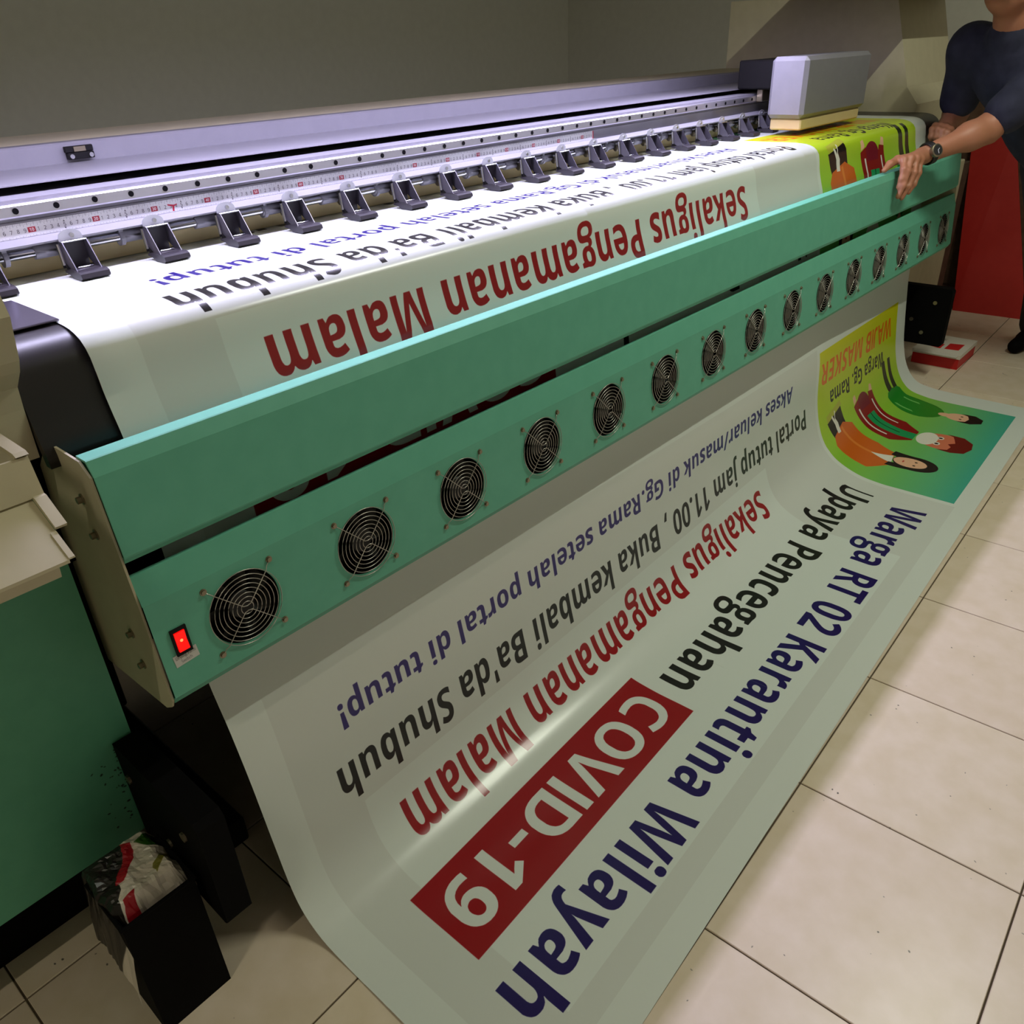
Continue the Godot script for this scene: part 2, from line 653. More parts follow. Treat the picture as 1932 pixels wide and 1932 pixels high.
	# pinch clamps
	var c0 := make_clamp()
	for k in range(-1, 23):
		var c: Node3D = c0 if k == -1 else c0.duplicate()
		c.name = "pinch_clamp"
		P.add_child(c, true)
		c.position = Vector3(0.1422 + 0.1371 * k, 0, 0)
	# overhead hood with the LED strip under it
	st = start()
	prism_x(st, [Vector2(-0.3, 1.47), Vector2(-0.3, 1.455), Vector2(0.235, 1.44), Vector2(0.235, 1.415), Vector2(0.25, 1.415), Vector2(0.25, 1.455), Vector2(0.24, 1.47)], -0.6, 3.9)
	part(P, "hood", st, M.cream)
	led_strip(P)
	# end covers
	var cov := [Vector2(-0.6, 0.895), Vector2(0.349, 0.895), Vector2(0.356, 0.9625), Vector2(0.362, 0.992), Vector2(0.392, 1.018), Vector2(0.404, 1.034), Vector2(0.425, 1.088), Vector2(0.416, 1.112), Vector2(0.35, 1.2), Vector2(0.24, 1.45), Vector2(-0.6, 1.45)]
	st = start()
	prism_x(st, cov, -0.62, XL - 0.001)
	say(part(P, "end_cover", st, M.cream), "cream moulded end cover beside the black platen")
	st = start()
	prism_x(st, [Vector2(-0.6, 0.7905), Vector2(0.21, 0.7905), Vector2(0.24, 0.86), Vector2(0.25, 1.06), Vector2(0.2, 1.12), Vector2(0.1, 1.45), Vector2(-0.6, 1.45)], XR + 0.001, 3.92)
	say(part(P, "end_cover", st, M.cream), "cream end cover behind the leaning worker")
	# cabinets below
	cabinet(P)
	# stand
	st = start()
	for x in [0.0, 3.2]:
		box(st, Vector3(x - 0.05, 0.05, -0.3), Vector3(x + 0.05, 1.003, -0.18), 0.004)
	for x in [0.0, 3.2]:
		var s2 := start()
		box(s2, Vector3(x - 0.04, 0.0, -0.45), Vector3(x + 0.04, 0.06, 0.30), 0.004)
		part(P, "foot_bar", s2, M.black)
		s2 = start()
		box(s2, Vector3(x - 0.045, 0.0605, -0.3), Vector3(x + 0.045, 1.003, -0.18), 0.004)
		part(P, "stand_post", s2, M.black)
	st = start()
	box(st, Vector3(0.05, 0.22, -0.27), Vector3(3.15, 0.32, -0.21), 0.004)
	part(P, "cross_beam", st, M.black)
	st = start()
	box(st, Vector3(-0.05, 0.86, -0.17), Vector3(3.25, 1.003, -0.12), 0.004)
	part(P, "cross_beam", st, M.black)
	st = start()
	box(st, Vector3(-0.09, 0.08, -0.345), Vector3(3.395, 1.003, -0.335), 0.0)  # unseen panel added to keep light from behind out of the bar's gap
	part(P, "light_block_panel", st, M.black)
	# take-up brackets
	for s in [[-0.126, -0.083, 0.306, 0.17, 0.392], [3.27, 3.31, 0.306, 0.15, 0.392]]:
		var br := holder(P, "take_up_bracket")
		st = start()
		prism_x(st, [Vector2(s[2], s[3]), Vector2(0.55, s[3]), Vector2(0.558, s[3] + 0.008), Vector2(0.558, s[4] - 0.012), Vector2(0.548, s[4]), Vector2(s[2], s[4])], s[0], s[1])
		part(br, "plate", st, M.dark)
		for q in [[0.33, 0.33], [0.42, 0.25], [0.50, 0.33], [0.47, 0.2]]:
			st = start()
			tube(st, [Vector3(s[0] - 0.004, q[1], q[0]), Vector3(s[0] + 0.001, q[1], q[0])], 0.008, 10)
			part(br, "bolt", st, M.steel)

func smooth_sheet(poly: Array, x0: float, x1: float) -> SurfaceTool:
	var st := start()
	prism_x(st, poly, x0, x1, Transform3D(), true)
	return st

func ruler(P: Node, x0: float, length: float) -> void:
	var ppm := 2600.0
	var w := int(length * ppm)
	var h := int(0.0205 * ppm)
	var img := Image.create_empty(w, h, false, Image.FORMAT_RGB8)
	img.fill(c8(226, 226, 228))
	var ink := c8(60, 58, 66)
	var red := c8(176, 38, 58)
	for mm in range(int(ceil(x0 * 1000)), int((x0 + length) * 1000)):
		var px := int((mm / 1000.0 - x0) * ppm)
		var len := 8
		if mm % 10 == 0:
			len = 15
		elif mm % 5 == 0:
			len = 12
		if mm % 2 == 0 or mm % 5 == 0:
			img.fill_rect(Rect2i(px, 0, 1, len), c8(130, 128, 136))
			img.fill_rect(Rect2i(px, h - len / 2, 1, len / 2), c8(150, 148, 156))
	for cm in range(int(ceil((x0 + 0.004) * 100)), int((x0 + length - 0.004) * 100) + 1):
		var cx := (cm / 100.0 - x0) * ppm
		if cm % 10 == 0:
			poly_on(img, [Vector2(cx - 15, 18), Vector2(cx + 15, 18), Vector2(cx + 15, 38), Vector2(cx - 15, 38)], red)
			var wd := 24.0 if cm >= 100 else 18.0
			text_on(img, str(cm), cx - wd / 2, 34.0, 12.0, wd, Color.WHITE)
		else:
			var d := cm % 10
			text_on(img, str(d), cx - (2.0 if d == 1 else 4.5), 36.0, 15.0, 4.0 if d == 1 else 9.0, ink, false)
			if d == 5:
				poly_on(img, [Vector2(cx - 4, 18), Vector2(cx + 4, 18), Vector2(cx, 12)], ink)
				poly_on(img, [Vector2(cx - 4, 39), Vector2(cx + 4, 39), Vector2(cx, 46)], ink)
	if x0 < 0.33 and x0 + length > 0.34:
		var m := (0.3335 - x0) * ppm
		poly_on(img, [Vector2(m - 24, 18), Vector2(m + 6, 24), Vector2(m + 22, 22), Vector2(m + 22, 26), Vector2(m + 8, 30), Vector2(m + 4, 50), Vector2(m - 4, 50), Vector2(m - 2, 30), Vector2(m - 22, 24)], c8(190, 22, 60))
	if x0 > 0.5:
		img.fill_rect(Rect2i(w - 12, 0, 12, h), red)
	var mt := mat(Color.WHITE, 0.4)
	mt.albedo_texture = tex(img)
	var st := SurfaceTool.new()
	st.begin(Mesh.PRIMITIVE_TRIANGLES)
	st.set_smooth_group(-1)
	var z := 0.0008
	var y0 := 1.0965
	var y1 := 1.117
	for q in [[0, 0], [1, 0], [1, 1], [0, 0], [1, 1], [0, 1]]:
		st.set_uv(Vector2(q[0], q[1]))
		st.add_vertex(Vector3(x0 + length * q[0], lerpf(y1, y0, q[1]), z))
	for rim in [[Vector3(0, y1, z), Vector3(0, y1, 0)], [Vector3(0, y0, 0), Vector3(0, y0, z)]]:
		var a: Vector3 = rim[0] + Vector3(x0, 0, 0)
		var b: Vector3 = rim[1] + Vector3(x0, 0, 0)
		var L := Vector3(length, 0, 0)
		for v in [a, b, b + L, a, b + L, a + L]:
			st.set_uv(Vector2(0.001, 0.5))
			st.add_vertex(v)
	say(part(P, "ruler_tape", st, mt), "white measuring tape with red ten-centimetre numbers")

func make_clamp() -> Node3D:
	var c := Node3D.new()
	c.name = "pinch_clamp"
	# mounting tab with its round top, on the lip of the beam
	var st := start()
	var pts := []
	for i in 9:
		var t := PI * i / 8.0
		pts.append(Vector2(0.0185 * cos(t), 1.0915 + 0.011 * sin(t)))
	pts.append(Vector2(-0.0185, 1.0862))
	pts.append(Vector2(0.0185, 1.0862))
	flat_plate(st, pts, 0.0265, 0.0282)
	part(c, "mounting_tab", st, M.alu)
	st = start()
	tube(st, [Vector3(0.002, 1.0935, 0.0282), Vector3(0.002, 1.0935, 0.0312)], 0.0036, 10)
	part(c, "screw", st, M.chrome)
	st = start()
	box(st, Vector3(-0.0195, 1.0845, 0.0268), Vector3(0.0195, 1.087, 0.039), 0.0006)
	part(c, "fold", st, M.chrome)
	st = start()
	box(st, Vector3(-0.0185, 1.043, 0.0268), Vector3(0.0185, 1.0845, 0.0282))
	part(c, "web", st, M.plastic)  # dark material stands in for the shade inside the bracket
	for s in [-1, 1]:
		st = start()
		prism_x(st, [Vector2(0.0268, 1.0845), Vector2(0.039, 1.0865), Vector2(0.0675, 1.046), Vector2(0.0665, 1.0395), Vector2(0.059, 1.0385), Vector2(0.0268, 1.058)], s * 0.0188 - 0.0007, s * 0.0188 + 0.0007)
		part(c, "arm", st, M.arm)
		st = start()
		tube(st, [Vector3(s * 0.0235, 1.0835, 0.03), Vector3(s * 0.0235, 1.052, 0.034)], 0.0026, 8)
		part(c, "spring", st, M.chrome)
		st = start()
		tube(st, [Vector3(s * 0.0235, 1.0525, 0.034), Vector3(s * 0.0235, 1.048, 0.0345)], 0.0022, 8)
		part(c, "spring_tip", st, M.dark)
	st = start()
	prism_x(st, [Vector2(0.0284, 1.0405), Vector2(0.044, 1.0385), Vector2(0.052, 1.0342), Vector2(0.082, 1.0342), Vector2(0.0865, 1.0375), Vector2(0.0845, 1.0435), Vector2(0.079, 1.0458), Vector2(0.0705, 1.0468), Vector2(0.0695, 1.0445), Vector2(0.0678, 1.0445), Vector2(0.0668, 1.0468), Vector2(0.058, 1.0475), Vector2(0.046, 1.0465), Vector2(0.0284, 1.0435)], -0.0225, 0.0225)
	part(c, "pad", st, M.plastic)
	st = start(true)
	tube(st, [Vector3(-0.012, 1.0482, 0.0555), Vector3(0.012, 1.0482, 0.0555)], 0.002, 8)
	part(c, "pin", st, M.chrome)
	st = start(true)
	tube(st, [Vector3(-0.05, 1.0725, 0.0), Vector3(-0.012, 1.0725, 0.0)], 0.0105, 16)
	part(c, "sleeve", st, M.grey)
	st = start(true)
	tube(st, [Vector3(-0.012, 1.066, 0.012), Vector3(0.012, 1.066, 0.012)], 0.0085, 14)
	part(c, "roller", st, M.steel)
	return c

func flat_plate(st: SurfaceTool, pts: Array, z0: float, z1: float, xf := Transform3D()) -> void:
	# outline of Vector2(x, y) carried along z
	var n := pts.size()
	for i in n:
		var a: Vector2 = pts[i]
		var b: Vector2 = pts[(i + 1) % n]
		quad(st, xf * Vector3(a.x, a.y, z0), xf * Vector3(b.x, b.y, z0), xf * Vector3(b.x, b.y, z1), xf * Vector3(a.x, a.y, z1))
	var tr := Geometry2D.triangulate_polygon(PackedVector2Array(pts))
	for i in range(0, tr.size(), 3):
		var p: Array = [pts[tr[i]], pts[tr[i + 1]], pts[tr[i + 2]]]
		tri(st, xf * Vector3(p[0].x, p[0].y, z1), xf * Vector3(p[1].x, p[1].y, z1), xf * Vector3(p[2].x, p[2].y, z1))
		tri(st, xf * Vector3(p[0].x, p[0].y, z0), xf * Vector3(p[2].x, p[2].y, z0), xf * Vector3(p[1].x, p[1].y, z0))

func led_strip(P: Node) -> void:
	var o := holder(P, "led_strip", Vector3(0, 1.437, 0.084))
	var st := start()
	box(st, Vector3(-0.12, -0.001, -0.011), Vector3(2.3, 0.0065, 0.011))
	part(o, "strip_board", st, mat(Color(0.9, 0.9, 0.9), 0.5))
	var gm := mat(Color(0.9, 0.9, 0.95), 0.4)
	gm.emission_enabled = true
	gm.emission = Color(0.86, 0.82, 1.0)
	gm.emission_energy_multiplier = 12.0
	st = start()
	box(st, Vector3(-0.0025, -0.0028, -0.0025), Vector3(0.0025, -0.001, 0.0025))
	var chip := done(st, gm)
	for k in 144:
		put(o, "led_chip", chip).position.x = -0.105 + k / 60.0
	var l := AreaLight3D.new()
	l.name = "led_light"
	l.area_size = Vector2(2.4, 0.02)
	l.area_normalize_energy = true
	l.light_color = Color(0.86, 0.84, 1.0)
	l.light_energy = 3.5
	l.area_range = 8.0
	l.shadow_enabled = true
	l.position = Vector3(1.09, -0.0045, 0)
	l.rotation_degrees = Vector3(-90, 0, 0)
	o.add_child(l)

func cabinet(P: Node) -> void:
	# teal cabinet under the cream end cover, with ink spatter low on its front
	var w := 512
	var img := Image.create_empty(w, 768, false, Image.FORMAT_RGB8)
	var base := c8(98, 178, 144)
	img.fill(base)
	var n := FastNoiseLite.new()
	n.seed = 5
	n.frequency = 0.02
	for y in 768:
		for x in w:
			var q := n.get_noise_2d(x, y)
			img.set_pixel(x, y, Color(base.r * (1 + 0.05 * q), base.g * (1 + 0.03 * q), base.b * (1 + 0.03 * q)))
	for d in 90:
		var px := 500.0 - absf(rng.randfn(0.0, 26.0))
		var py := 560.0 + rng.randf() * 170.0
		poly_on(img, oval(px, py, 0.8 + rng.randf() * 2.6, 0.6 + rng.randf() * 1.6, rng.randf() * 3.0, 8), c8(22, 40, 34))
	var m := mat(Color.WHITE, 0.5)
	m.albedo_texture = tex(img)
	var cab := holder(P, "side_cabinet")
	var st := start()
	box(st, Vector3(-0.62, 0.186, -0.55), Vector3(-0.094, 0.8945, 0.296), 0.003)
	part(cab, "body", st, M.teal)
	st = SurfaceTool.new()
	st.begin(Mesh.PRIMITIVE_TRIANGLES)
	st.set_smooth_group(-1)
	var a := Vector3(-0.618, 0.188, 0.2965)
	var b := Vector3(-0.093, 0.892, 0.2995)
	for f in [[Vector3(a.x, a.y, b.z), Vector3(b.x, a.y, b.z), b, Vector3(a.x, b.y, b.z)], [Vector3(b.x, a.y, b.z), Vector3(b.x, a.y, a.z), Vector3(b.x, b.y, a.z), b], [Vector3(a.x, a.y, a.z), Vector3(b.x, a.y, a.z), Vector3(b.x, a.y, b.z), Vector3(a.x, a.y, b.z)]]:
		for i in [0, 2, 1, 0, 3, 2]:
			var v: Vector3 = f[i]
			st.set_uv(Vector2((v.x - a.x) / (b.x - a.x), 1.0 - (v.y - a.y) / (b.y - a.y)))
			st.add_vertex(v)
	part(cab, "front_panel", st, m)
	st = start()
	box(st, Vector3(-0.6, 0.0, -0.5), Vector3(-0.14, 0.186, 0.2), 0.002)
	part(cab, "plinth", st, M.dark)
	# cream folding tray on the front of the end cover
	var tr := holder(P, "folding_tray")
	st = start()
	prism_x(st, [Vector2(0.352, 0.944), Vector2(0.452, 0.944), Vector2(0.459, 0.947), Vector2(0.452, 0.950), Vector2(0.352, 0.950)], -0.146, -0.132)
	prism_x(st, [Vector2(0.35, 0.944), Vector2(0.362, 0.944), Vector2(0.362, 0.950), Vector2(0.35, 0.950)], -0.6, -0.146)
	part(tr, "rim", st, M.cream)
	st = start()
	box(st, Vector3(-0.6, 0.905, 0.352), Vector3(-0.147, 0.909, 0.45), 0.0)
	part(tr, "well_floor", st, M.cream)
	st = start()
	prism_x(st, [Vector2(0.452, 0.944), Vector2(0.456, 0.944), Vector2(0.466, 0.898), Vector2(0.462, 0.896)], -0.6, -0.133)
	part(tr, "front_wall", st, M.cream)
	st = start()
	prism_x(st, [Vector2(0.462, 0.900), Vector2(0.472, 0.900), Vector2(0.51, 0.876), Vector2(0.507, 0.872), Vector2(0.463, 0.895)], -0.146, -0.133)
	part(tr, "side_lip", st, M.cream)
	st = start()
	prism_x(st, [Vector2(0.462, 0.8965), Vector2(0.545, 0.851), Vector2(0.545, 0.847), Vector2(0.462, 0.8925)], -0.6, -0.1465)
	prism_x(st, [Vector2(0.51, 0.8725), Vector2(0.545, 0.853), Vector2(0.545, 0.847), Vector2(0.51, 0.8665)], -0.1465, -0.153)
	part(tr, "flap", st, M.cream)
	st = start()
	prism_x(st, [Vector2(0.541, 0.847), Vector2(0.545, 0.847), Vector2(0.541, 0.833), Vector2(0.537, 0.833)], -0.6, -0.165)
	part(tr, "flap_lip", st, M.cream)
	st = start()
	box(st, Vector3(-0.6, 0.80, 0.3), Vector3(-0.2, 0.90, 0.352), 0.002)
	part(tr, "support", st, M.cream)
	# cream cabinet at the other end
	var c2 := holder(P, "side_cabinet")
	st = start()
	box(st, Vector3(3.40, 0.08, -0.55), Vector3(4.03, 0.79, 0.30), 0.004)
	say(part(c2, "body", st, M.cream), "cream cabinet body beneath the end cover")
	st = start()
	box(st, Vector3(3.43, 0.0, -0.5), Vector3(4.1, 0.08, 0.25), 0.0)
	part(c2, "plinth", st, M.dark)
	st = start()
	box(st, Vector3(4.0305, 0.08, -0.55), Vector3(4.14, 0.77, 0.296), 0.004)  # shadow side of the cabinet, the shade put in as dark brown colour
	say(part(c2, "shaded_side", st, painted(c8(70, 48, 34), 0.6, 23, 0.1)), "shadow side of the cabinet with its shade painted as dark brown")

# ---------------------------------------------------------------- fan drying bar
const FAN_Y := 0.64005
const FAN_Z := 0.49085
const FAN_TILT := 0.0828

func on_fan(x: float, v: float, out: float) -> Vector3:
	# a point on the tilted fan face: v up along the face, out away from it
	return Vector3(x, FAN_Y + v * cos(FAN_TILT) + out * sin(FAN_TILT), FAN_Z - v * sin(FAN_TILT) + out * cos(FAN_TILT))

func build_dryer() -> void:
	var D := holder(self, "fan_drying_bar")
	tag(D, "long teal metal drying bar with a row of round fan grilles", "dryer")
	var XL := -0.0765
	var XR := 3.305
	var st := start()
	prism_x(st, [Vector2(0.428, 0.914), Vector2(0.4525, 0.914), Vector2(0.4545, 0.913), Vector2(0.466, 0.895), Vector2(0.478, 0.786), Vector2(0.4775, 0.7835), Vector2(0.473, 0.7755), Vector2(0.462, 0.7755), Vector2(0.462, 0.7785), Vector2(0.4715, 0.7785), Vector2(0.475, 0.7855), Vector2(0.463, 0.8935), Vector2(0.4518, 0.911), Vector2(0.431, 0.911), Vector2(0.431, 0.88), Vector2(0.428, 0.88)], XL, XR)
	part(D, "upper_panel", st, M.teal)
	# lower panel: bent sheet, its front face pierced for the fans
	var n := 15
	var fx := 0.0563
	var fs := 0.2229
	st = start()
	var vt := (0.7117 - FAN_Y) / cos(FAN_TILT)
	var vb := (0.5634 - FAN_Y) / cos(FAN_TILT)
	var xs := [XL]
	for k in n - 1:
		xs.append(fx + fs * (k + 0.5))
	xs.append(XR)
	for k in n:
		var cx := fx + fs * k
		var l: float = xs[k] - cx
		var r: float = xs[k + 1] - cx
		var ang := []
		for i in 40:
			ang.append(TAU * i / 40.0)
		for q in [Vector2(l, vb), Vector2(r, vb), Vector2(r, vt), Vector2(l, vt)]:
			var g: float = q.angle()
			ang.append(g if g >= 0 else g + TAU)
		ang.sort()
		for i in ang.size():
			var pa: Array = []
			for t in [ang[i], ang[(i + 1) % ang.size()]]:
				var d := Vector2(cos(t), sin(t))
				var sx: float = (r / d.x) if d.x > 1e-6 else ((l / d.x) if d.x < -1e-6 else 1e9)
				var sy: float = (vt / d.y) if d.y > 1e-6 else ((vb / d.y) if d.y < -1e-6 else 1e9)
				var e := d * minf(sx, sy)
				pa.append([d * 0.0562, e])
			var A: Vector2 = pa[0][0]
			var B: Vector2 = pa[1][0]
			var Cc: Vector2 = pa[1][1]
			var Dd: Vector2 = pa[0][1]
			quad(st, on_fan(cx + A.x, A.y, 0), on_fan(cx + B.x, B.y, 0), on_fan(cx + Cc.x, Cc.y, 0), on_fan(cx + Dd.x, Dd.y, 0))
			quad(st, on_fan(cx + A.x, A.y, 0), on_fan(cx + A.x, A.y, -0.003), on_fan(cx + B.x, B.y, -0.003), on_fan(cx + B.x, B.y, 0))
	var tp := on_fan(0, vt, 0)
	var bt := on_fan(0, vb, 0)
	prism_x(st, [Vector2(tp.z, tp.y), Vector2(0.4715, 0.752), Vector2(0.4685, 0.7525), Vector2(0.46, 0.75), Vector2(0.46, 0.747), Vector2(0.469, 0.7495), Vector2(tp.z - 0.003, tp.y)], XL, XR)
	prism_x(st, [Vector2(bt.z, bt.y), Vector2(0.489, 0.5505), Vector2(0.45, 0.547), Vector2(0.45, 0.55), Vector2(0.487, 0.5535), Vector2(bt.z - 0.003, bt.y)], XL, XR)
	part(D, "fan_panel", st, M.teal)
	# end plates with bolts
	var plate := [Vector2(0.272, 0.745), Vector2(0.288, 0.86), Vector2(0.338, 0.905), Vector2(0.347, 0.9105), Vector2(0.4395, 0.9105), Vector2(0.4605, 0.8938), Vector2(0.4725, 0.785), Vector2(0.4805, 0.712), Vector2(0.491, 0.5565), Vector2(0.482, 0.541), Vector2(0.4619, 0.5282), Vector2(0.2716, 0.516)]
	for e in [[XL - 0.0032, XL - 0.0002], [XR + 0.0002, XR + 0.0032]]:
		st = start()
		prism_x(st, plate, e[0], e[1])
		var ep := part(D, "end_plate", st, M.cream)
		for q in [[0.8497, 0.4106], [0.7994, 0.4163], [0.6423, 0.4225], [0.5899, 0.427]]:
			st = start()
			var s := -1.0 if e[0] < 0 else 1.0
			var xo: float = e[0] if s < 0 else e[1]
			tube(st, [Vector3(xo, q[0], q[1]), Vector3(xo + s * 0.0015, q[0], q[1])], 0.0075, 12)
			tube(st, [Vector3(xo + s * 0.0015, q[0], q[1]), Vector3(xo + s * 0.0075, q[0], q[1])], 0.0046, 6)
			part(ep, "bolt", st, M.steel)
	# support arms to the printer
	st = start()
	# fans and guards
	var ring_r := [0.0575, 0.0505, 0.0437, 0.0369, 0.0301, 0.0233, 0.0165, 0.0097]
	var rings := []
	for r in ring_r:
		st = start(true)
		var p := []
		for i in 40:
			p.append(Vector3(r * cos(TAU * i / 40.0), r * sin(TAU * i / 40.0), 0.0045 if r < 0.056 else 0.0032))
		tube(st, p, 0.00068, 5, true)
		rings.append(done(st, M.wire))
	var wires := []
	for s in [1, -1]:
		st = start(true)
		var p := []
		for q in [[-0.0525, 0.0525, 0.0018], [-0.046, 0.046, 0.0026], [-0.0415, 0.0415, 0.0062], [-0.01, 0.0092, 0.0062], [-0.006, 0.0052, 0.0062], [0.0, 0.0038, 0.0062], [0.006, 0.0052, 0.0062], [0.01, 0.0092, 0.0062], [0.0415, 0.0415, 0.0062], [0.046, 0.046, 0.0026], [0.0525, 0.0525, 0.0018]]:
			p.append(Vector3(q[0], q[1] * s, q[2]))
		tube(st, p, 0.00075, 5)
		wires.append(done(st, M.wire))
	st = start()
	tube(st, [Vector3(0, 0, 0), Vector3(0, 0, 0.0038)], 0.0036, 10)
	tube(st, [Vector3(0, 0, 0), Vector3(0, 0, 0.0012)], 0.0052, 10)
	var screw := done(st, M.steel)
	st = start()
	var op := []
	for i in 32:
		op.append(Vector2(0.0575 * cos(TAU * i / 32.0), 0.0575 * sin(TAU * i / 32.0)))
	for i in 32:
		var a: Vector2 = op[i]
		var b: Vector2 = op[(i + 1) % 32]
		quad(st, Vector3(a.x, a.y, -0.0035), Vector3(b.x, b.y, -0.0035), Vector3(b.x, b.y, -0.038), Vector3(a.x, a.y, -0.038))
		tri(st, Vector3(a.x, a.y, -0.038), Vector3(b.x, b.y, -0.038), Vector3(0, 0, -0.038))
	var shroud := done(st, M.dark)
	st = start()
	tube(st, [Vector3(0, 0, -0.036), Vector3(0, 0, -0.012), Vector3(0, 0, -0.0105)], [0.021, 0.021, 0.0195], 20)
	for k in 7:
		var t0 := TAU * k / 7.0
		for i in 5:
			var ra := 0.02 + 0.007 * i
			var rb := 0.02 + 0.007 * (i + 1)
			var f := func(r: float, e: float) -> Vector3:
				var t := t0 + e * 0.62 + (r - 0.02) * 9.0
				return Vector3(r * cos(t), r * sin(t), -0.014 - 0.017 * e)
			quad(st, f.call(ra, 0.0), f.call(rb, 0.0), f.call(rb, 1.0), f.call(ra, 1.0))
	var rotor := done(st, mat(c8(12, 10, 10), 0.5))
	for k in n:
		var xf := Transform3D(Basis(Vector3.RIGHT, -FAN_TILT), on_fan(fx + fs * k, 0, 0))
		var fan := holder(D, "fan")
		fan.transform = xf
		put(fan, "shroud", shroud)
		var ro := put(fan, "rotor", rotor)
		ro.rotation.z = 0.41 * k
		var gd := holder(D, "fan_guard")
		gd.transform = xf
		for r in rings:
			put(gd, "ring", r)
		for w in wires:
			put(gd, "cross_wire", w)
		for q in [Vector2(-1, 1), Vector2(1, 1), Vector2(1, -1), Vector2(-1, -1)]:
			put(gd, "screw", screw).position = Vector3(q.x * 0.0525, q.y * 0.0525, 0)
	# lit rocker switch and its paper label
	var sw := holder(D, "rocker_switch")
	sw.transform = Transform3D(Basis(Vector3.RIGHT, -FAN_TILT), on_fan(-0.0447, 0.0025, 0))
	st = start()
	for f in [[Vector3(-0.0115, -0.0205, 0), Vector3(0.0115, -0.0155, 0.003)], [Vector3(-0.0115, 0.0155, 0), Vector3(0.0115, 0.0205, 0.003)], [Vector3(-0.0115, -0.0155, 0), Vector3(-0.008, 0.0155, 0.003)], [Vector3(0.008, -0.0155, 0), Vector3(0.0115, 0.0155, 0.003)], [Vector3(-0.008, -0.0155, 0), Vector3(0.008, 0.0155, 0.0006)]]:
		box(st, f[0], f[1])
	part(sw, "bezel", st, M.black)
	st = start()
	prism_x(st, [Vector2(0.0007, -0.0145), Vector2(0.0052, -0.0145), Vector2(0.003, 0.0), Vector2(0.0042, 0.0145), Vector2(0.0007, 0.0145)], -0.0075, 0.0075)
	var rm := mat(c8(200, 16, 12), 0.35)
	rm.emission_enabled = true
	rm.emission = Color(1.0, 0.035, 0.02)
	rm.emission_energy_multiplier = 0.9
	say(part(sw, "rocker", st, rm), "glowing red rocker")
	st = start()
	tube(st, [Vector3(0, 0.001, 0.0025), Vector3(0, 0.001, 0.0037)], 0.0022, 12)
	var wm := mat(c8(255, 170, 120), 0.3)
	wm.emission_enabled = true
	wm.emission = Color(1.0, 0.55, 0.3)
	wm.emission_energy_multiplier = 1.4
	part(sw, "pilot_lamp", st, wm)
	var img := Image.create_empty(256, 128, false, Image.FORMAT_RGB8)
	img.fill(c8(205, 203, 198))
	text_on(img, "Drying Fans", 22, 56, 34, 212, c8(96, 92, 98), false)
	text_on(img, "Switch", 66, 108, 32, 116, c8(96, 92, 98), false)
	var lm := mat(Color.WHITE, 0.6)
	lm.albedo_texture = tex(img)
	st = SurfaceTool.new()
	st.begin(Mesh.PRIMITIVE_TRIANGLES)
	st.set_smooth_group(-1)
	for q in [[0, 0], [1, 0], [1, 1], [0, 0], [1, 1], [0, 1]]:
		st.set_uv(Vector2(q[0], q[1]))
		st.add_vertex(Vector3(-0.0175 + 0.035 * q[0], 0.0095 - 0.0185 * q[1], 0.0005))
	var lb := part(D, "switch_label", st, lm)
	lb.transform = Transform3D(Basis(Vector3.RIGHT, -FAN_TILT), on_fan(-0.0445, -0.0245, 0)) * Transform3D(Basis(Vector3.BACK, 0.06), Vector3.ZERO)

# ---------------------------------------------------------------- banner
func catmull(P: Array) -> Array:
	var out := []
	var n := P.size()
	for i in n - 1:
		var p1: Vector2 = P[i]
		var p2: Vector2 = P[i + 1]
		var d2 := sqrt(p1.distance_to(p2))
		var m1 := p2 - p1
		var m2 := p2 - p1
		if i > 0:
			var p0: Vector2 = P[i - 1]
			var d1 := sqrt(p0.distance_to(p1))
			m1 = ((p1 - p0) / d1 - (p2 - p0) / (d1 + d2) + (p2 - p1) / d2) * d2
		if i < n - 2:
			var p3: Vector2 = P[i + 2]
			var d3 := sqrt(p2.distance_to(p3))
			m2 = ((p2 - p1) / d2 - (p3 - p1) / (d2 + d3) + (p3 - p2) / d3) * d2
		for k in 10:
			var t := k / 10.0
			out.append((2 * t * t * t - 3 * t * t + 1) * p1 + (t * t * t - 2 * t * t + t) * m1 + (-2 * t * t * t + 3 * t * t) * p2 + (t * t * t - t * t) * m2)
	out.append(P[n - 1])
	return out

func v2(a: Array) -> Array:
	var o := []
	for i in range(0, a.size(), 2):
		o.append(Vector2(a[i], a[i + 1]))
	return o

func from_lead(P: Array) -> Array:
	# [distance from the leading edge, point] along a profile, leading edge first
	var c := catmull(P)
	c.reverse()
	var d := [0.0]
	for i in range(1, c.size()):
		d.append(d[i - 1] + c[i].distance_to(c[i - 1]))
	return [d, c]

func look(pr: Array, s: float) -> Vector2:
	var d: Array = pr[0]
	var i := clampi(d.bsearch(s), 1, d.size() - 1)
	return pr[1][i - 1].lerp(pr[1][i], (s - d[i - 1]) / (d[i] - d[i - 1]))

const BW := 3.17
const BH := 0.875
const PPM := 1400.0

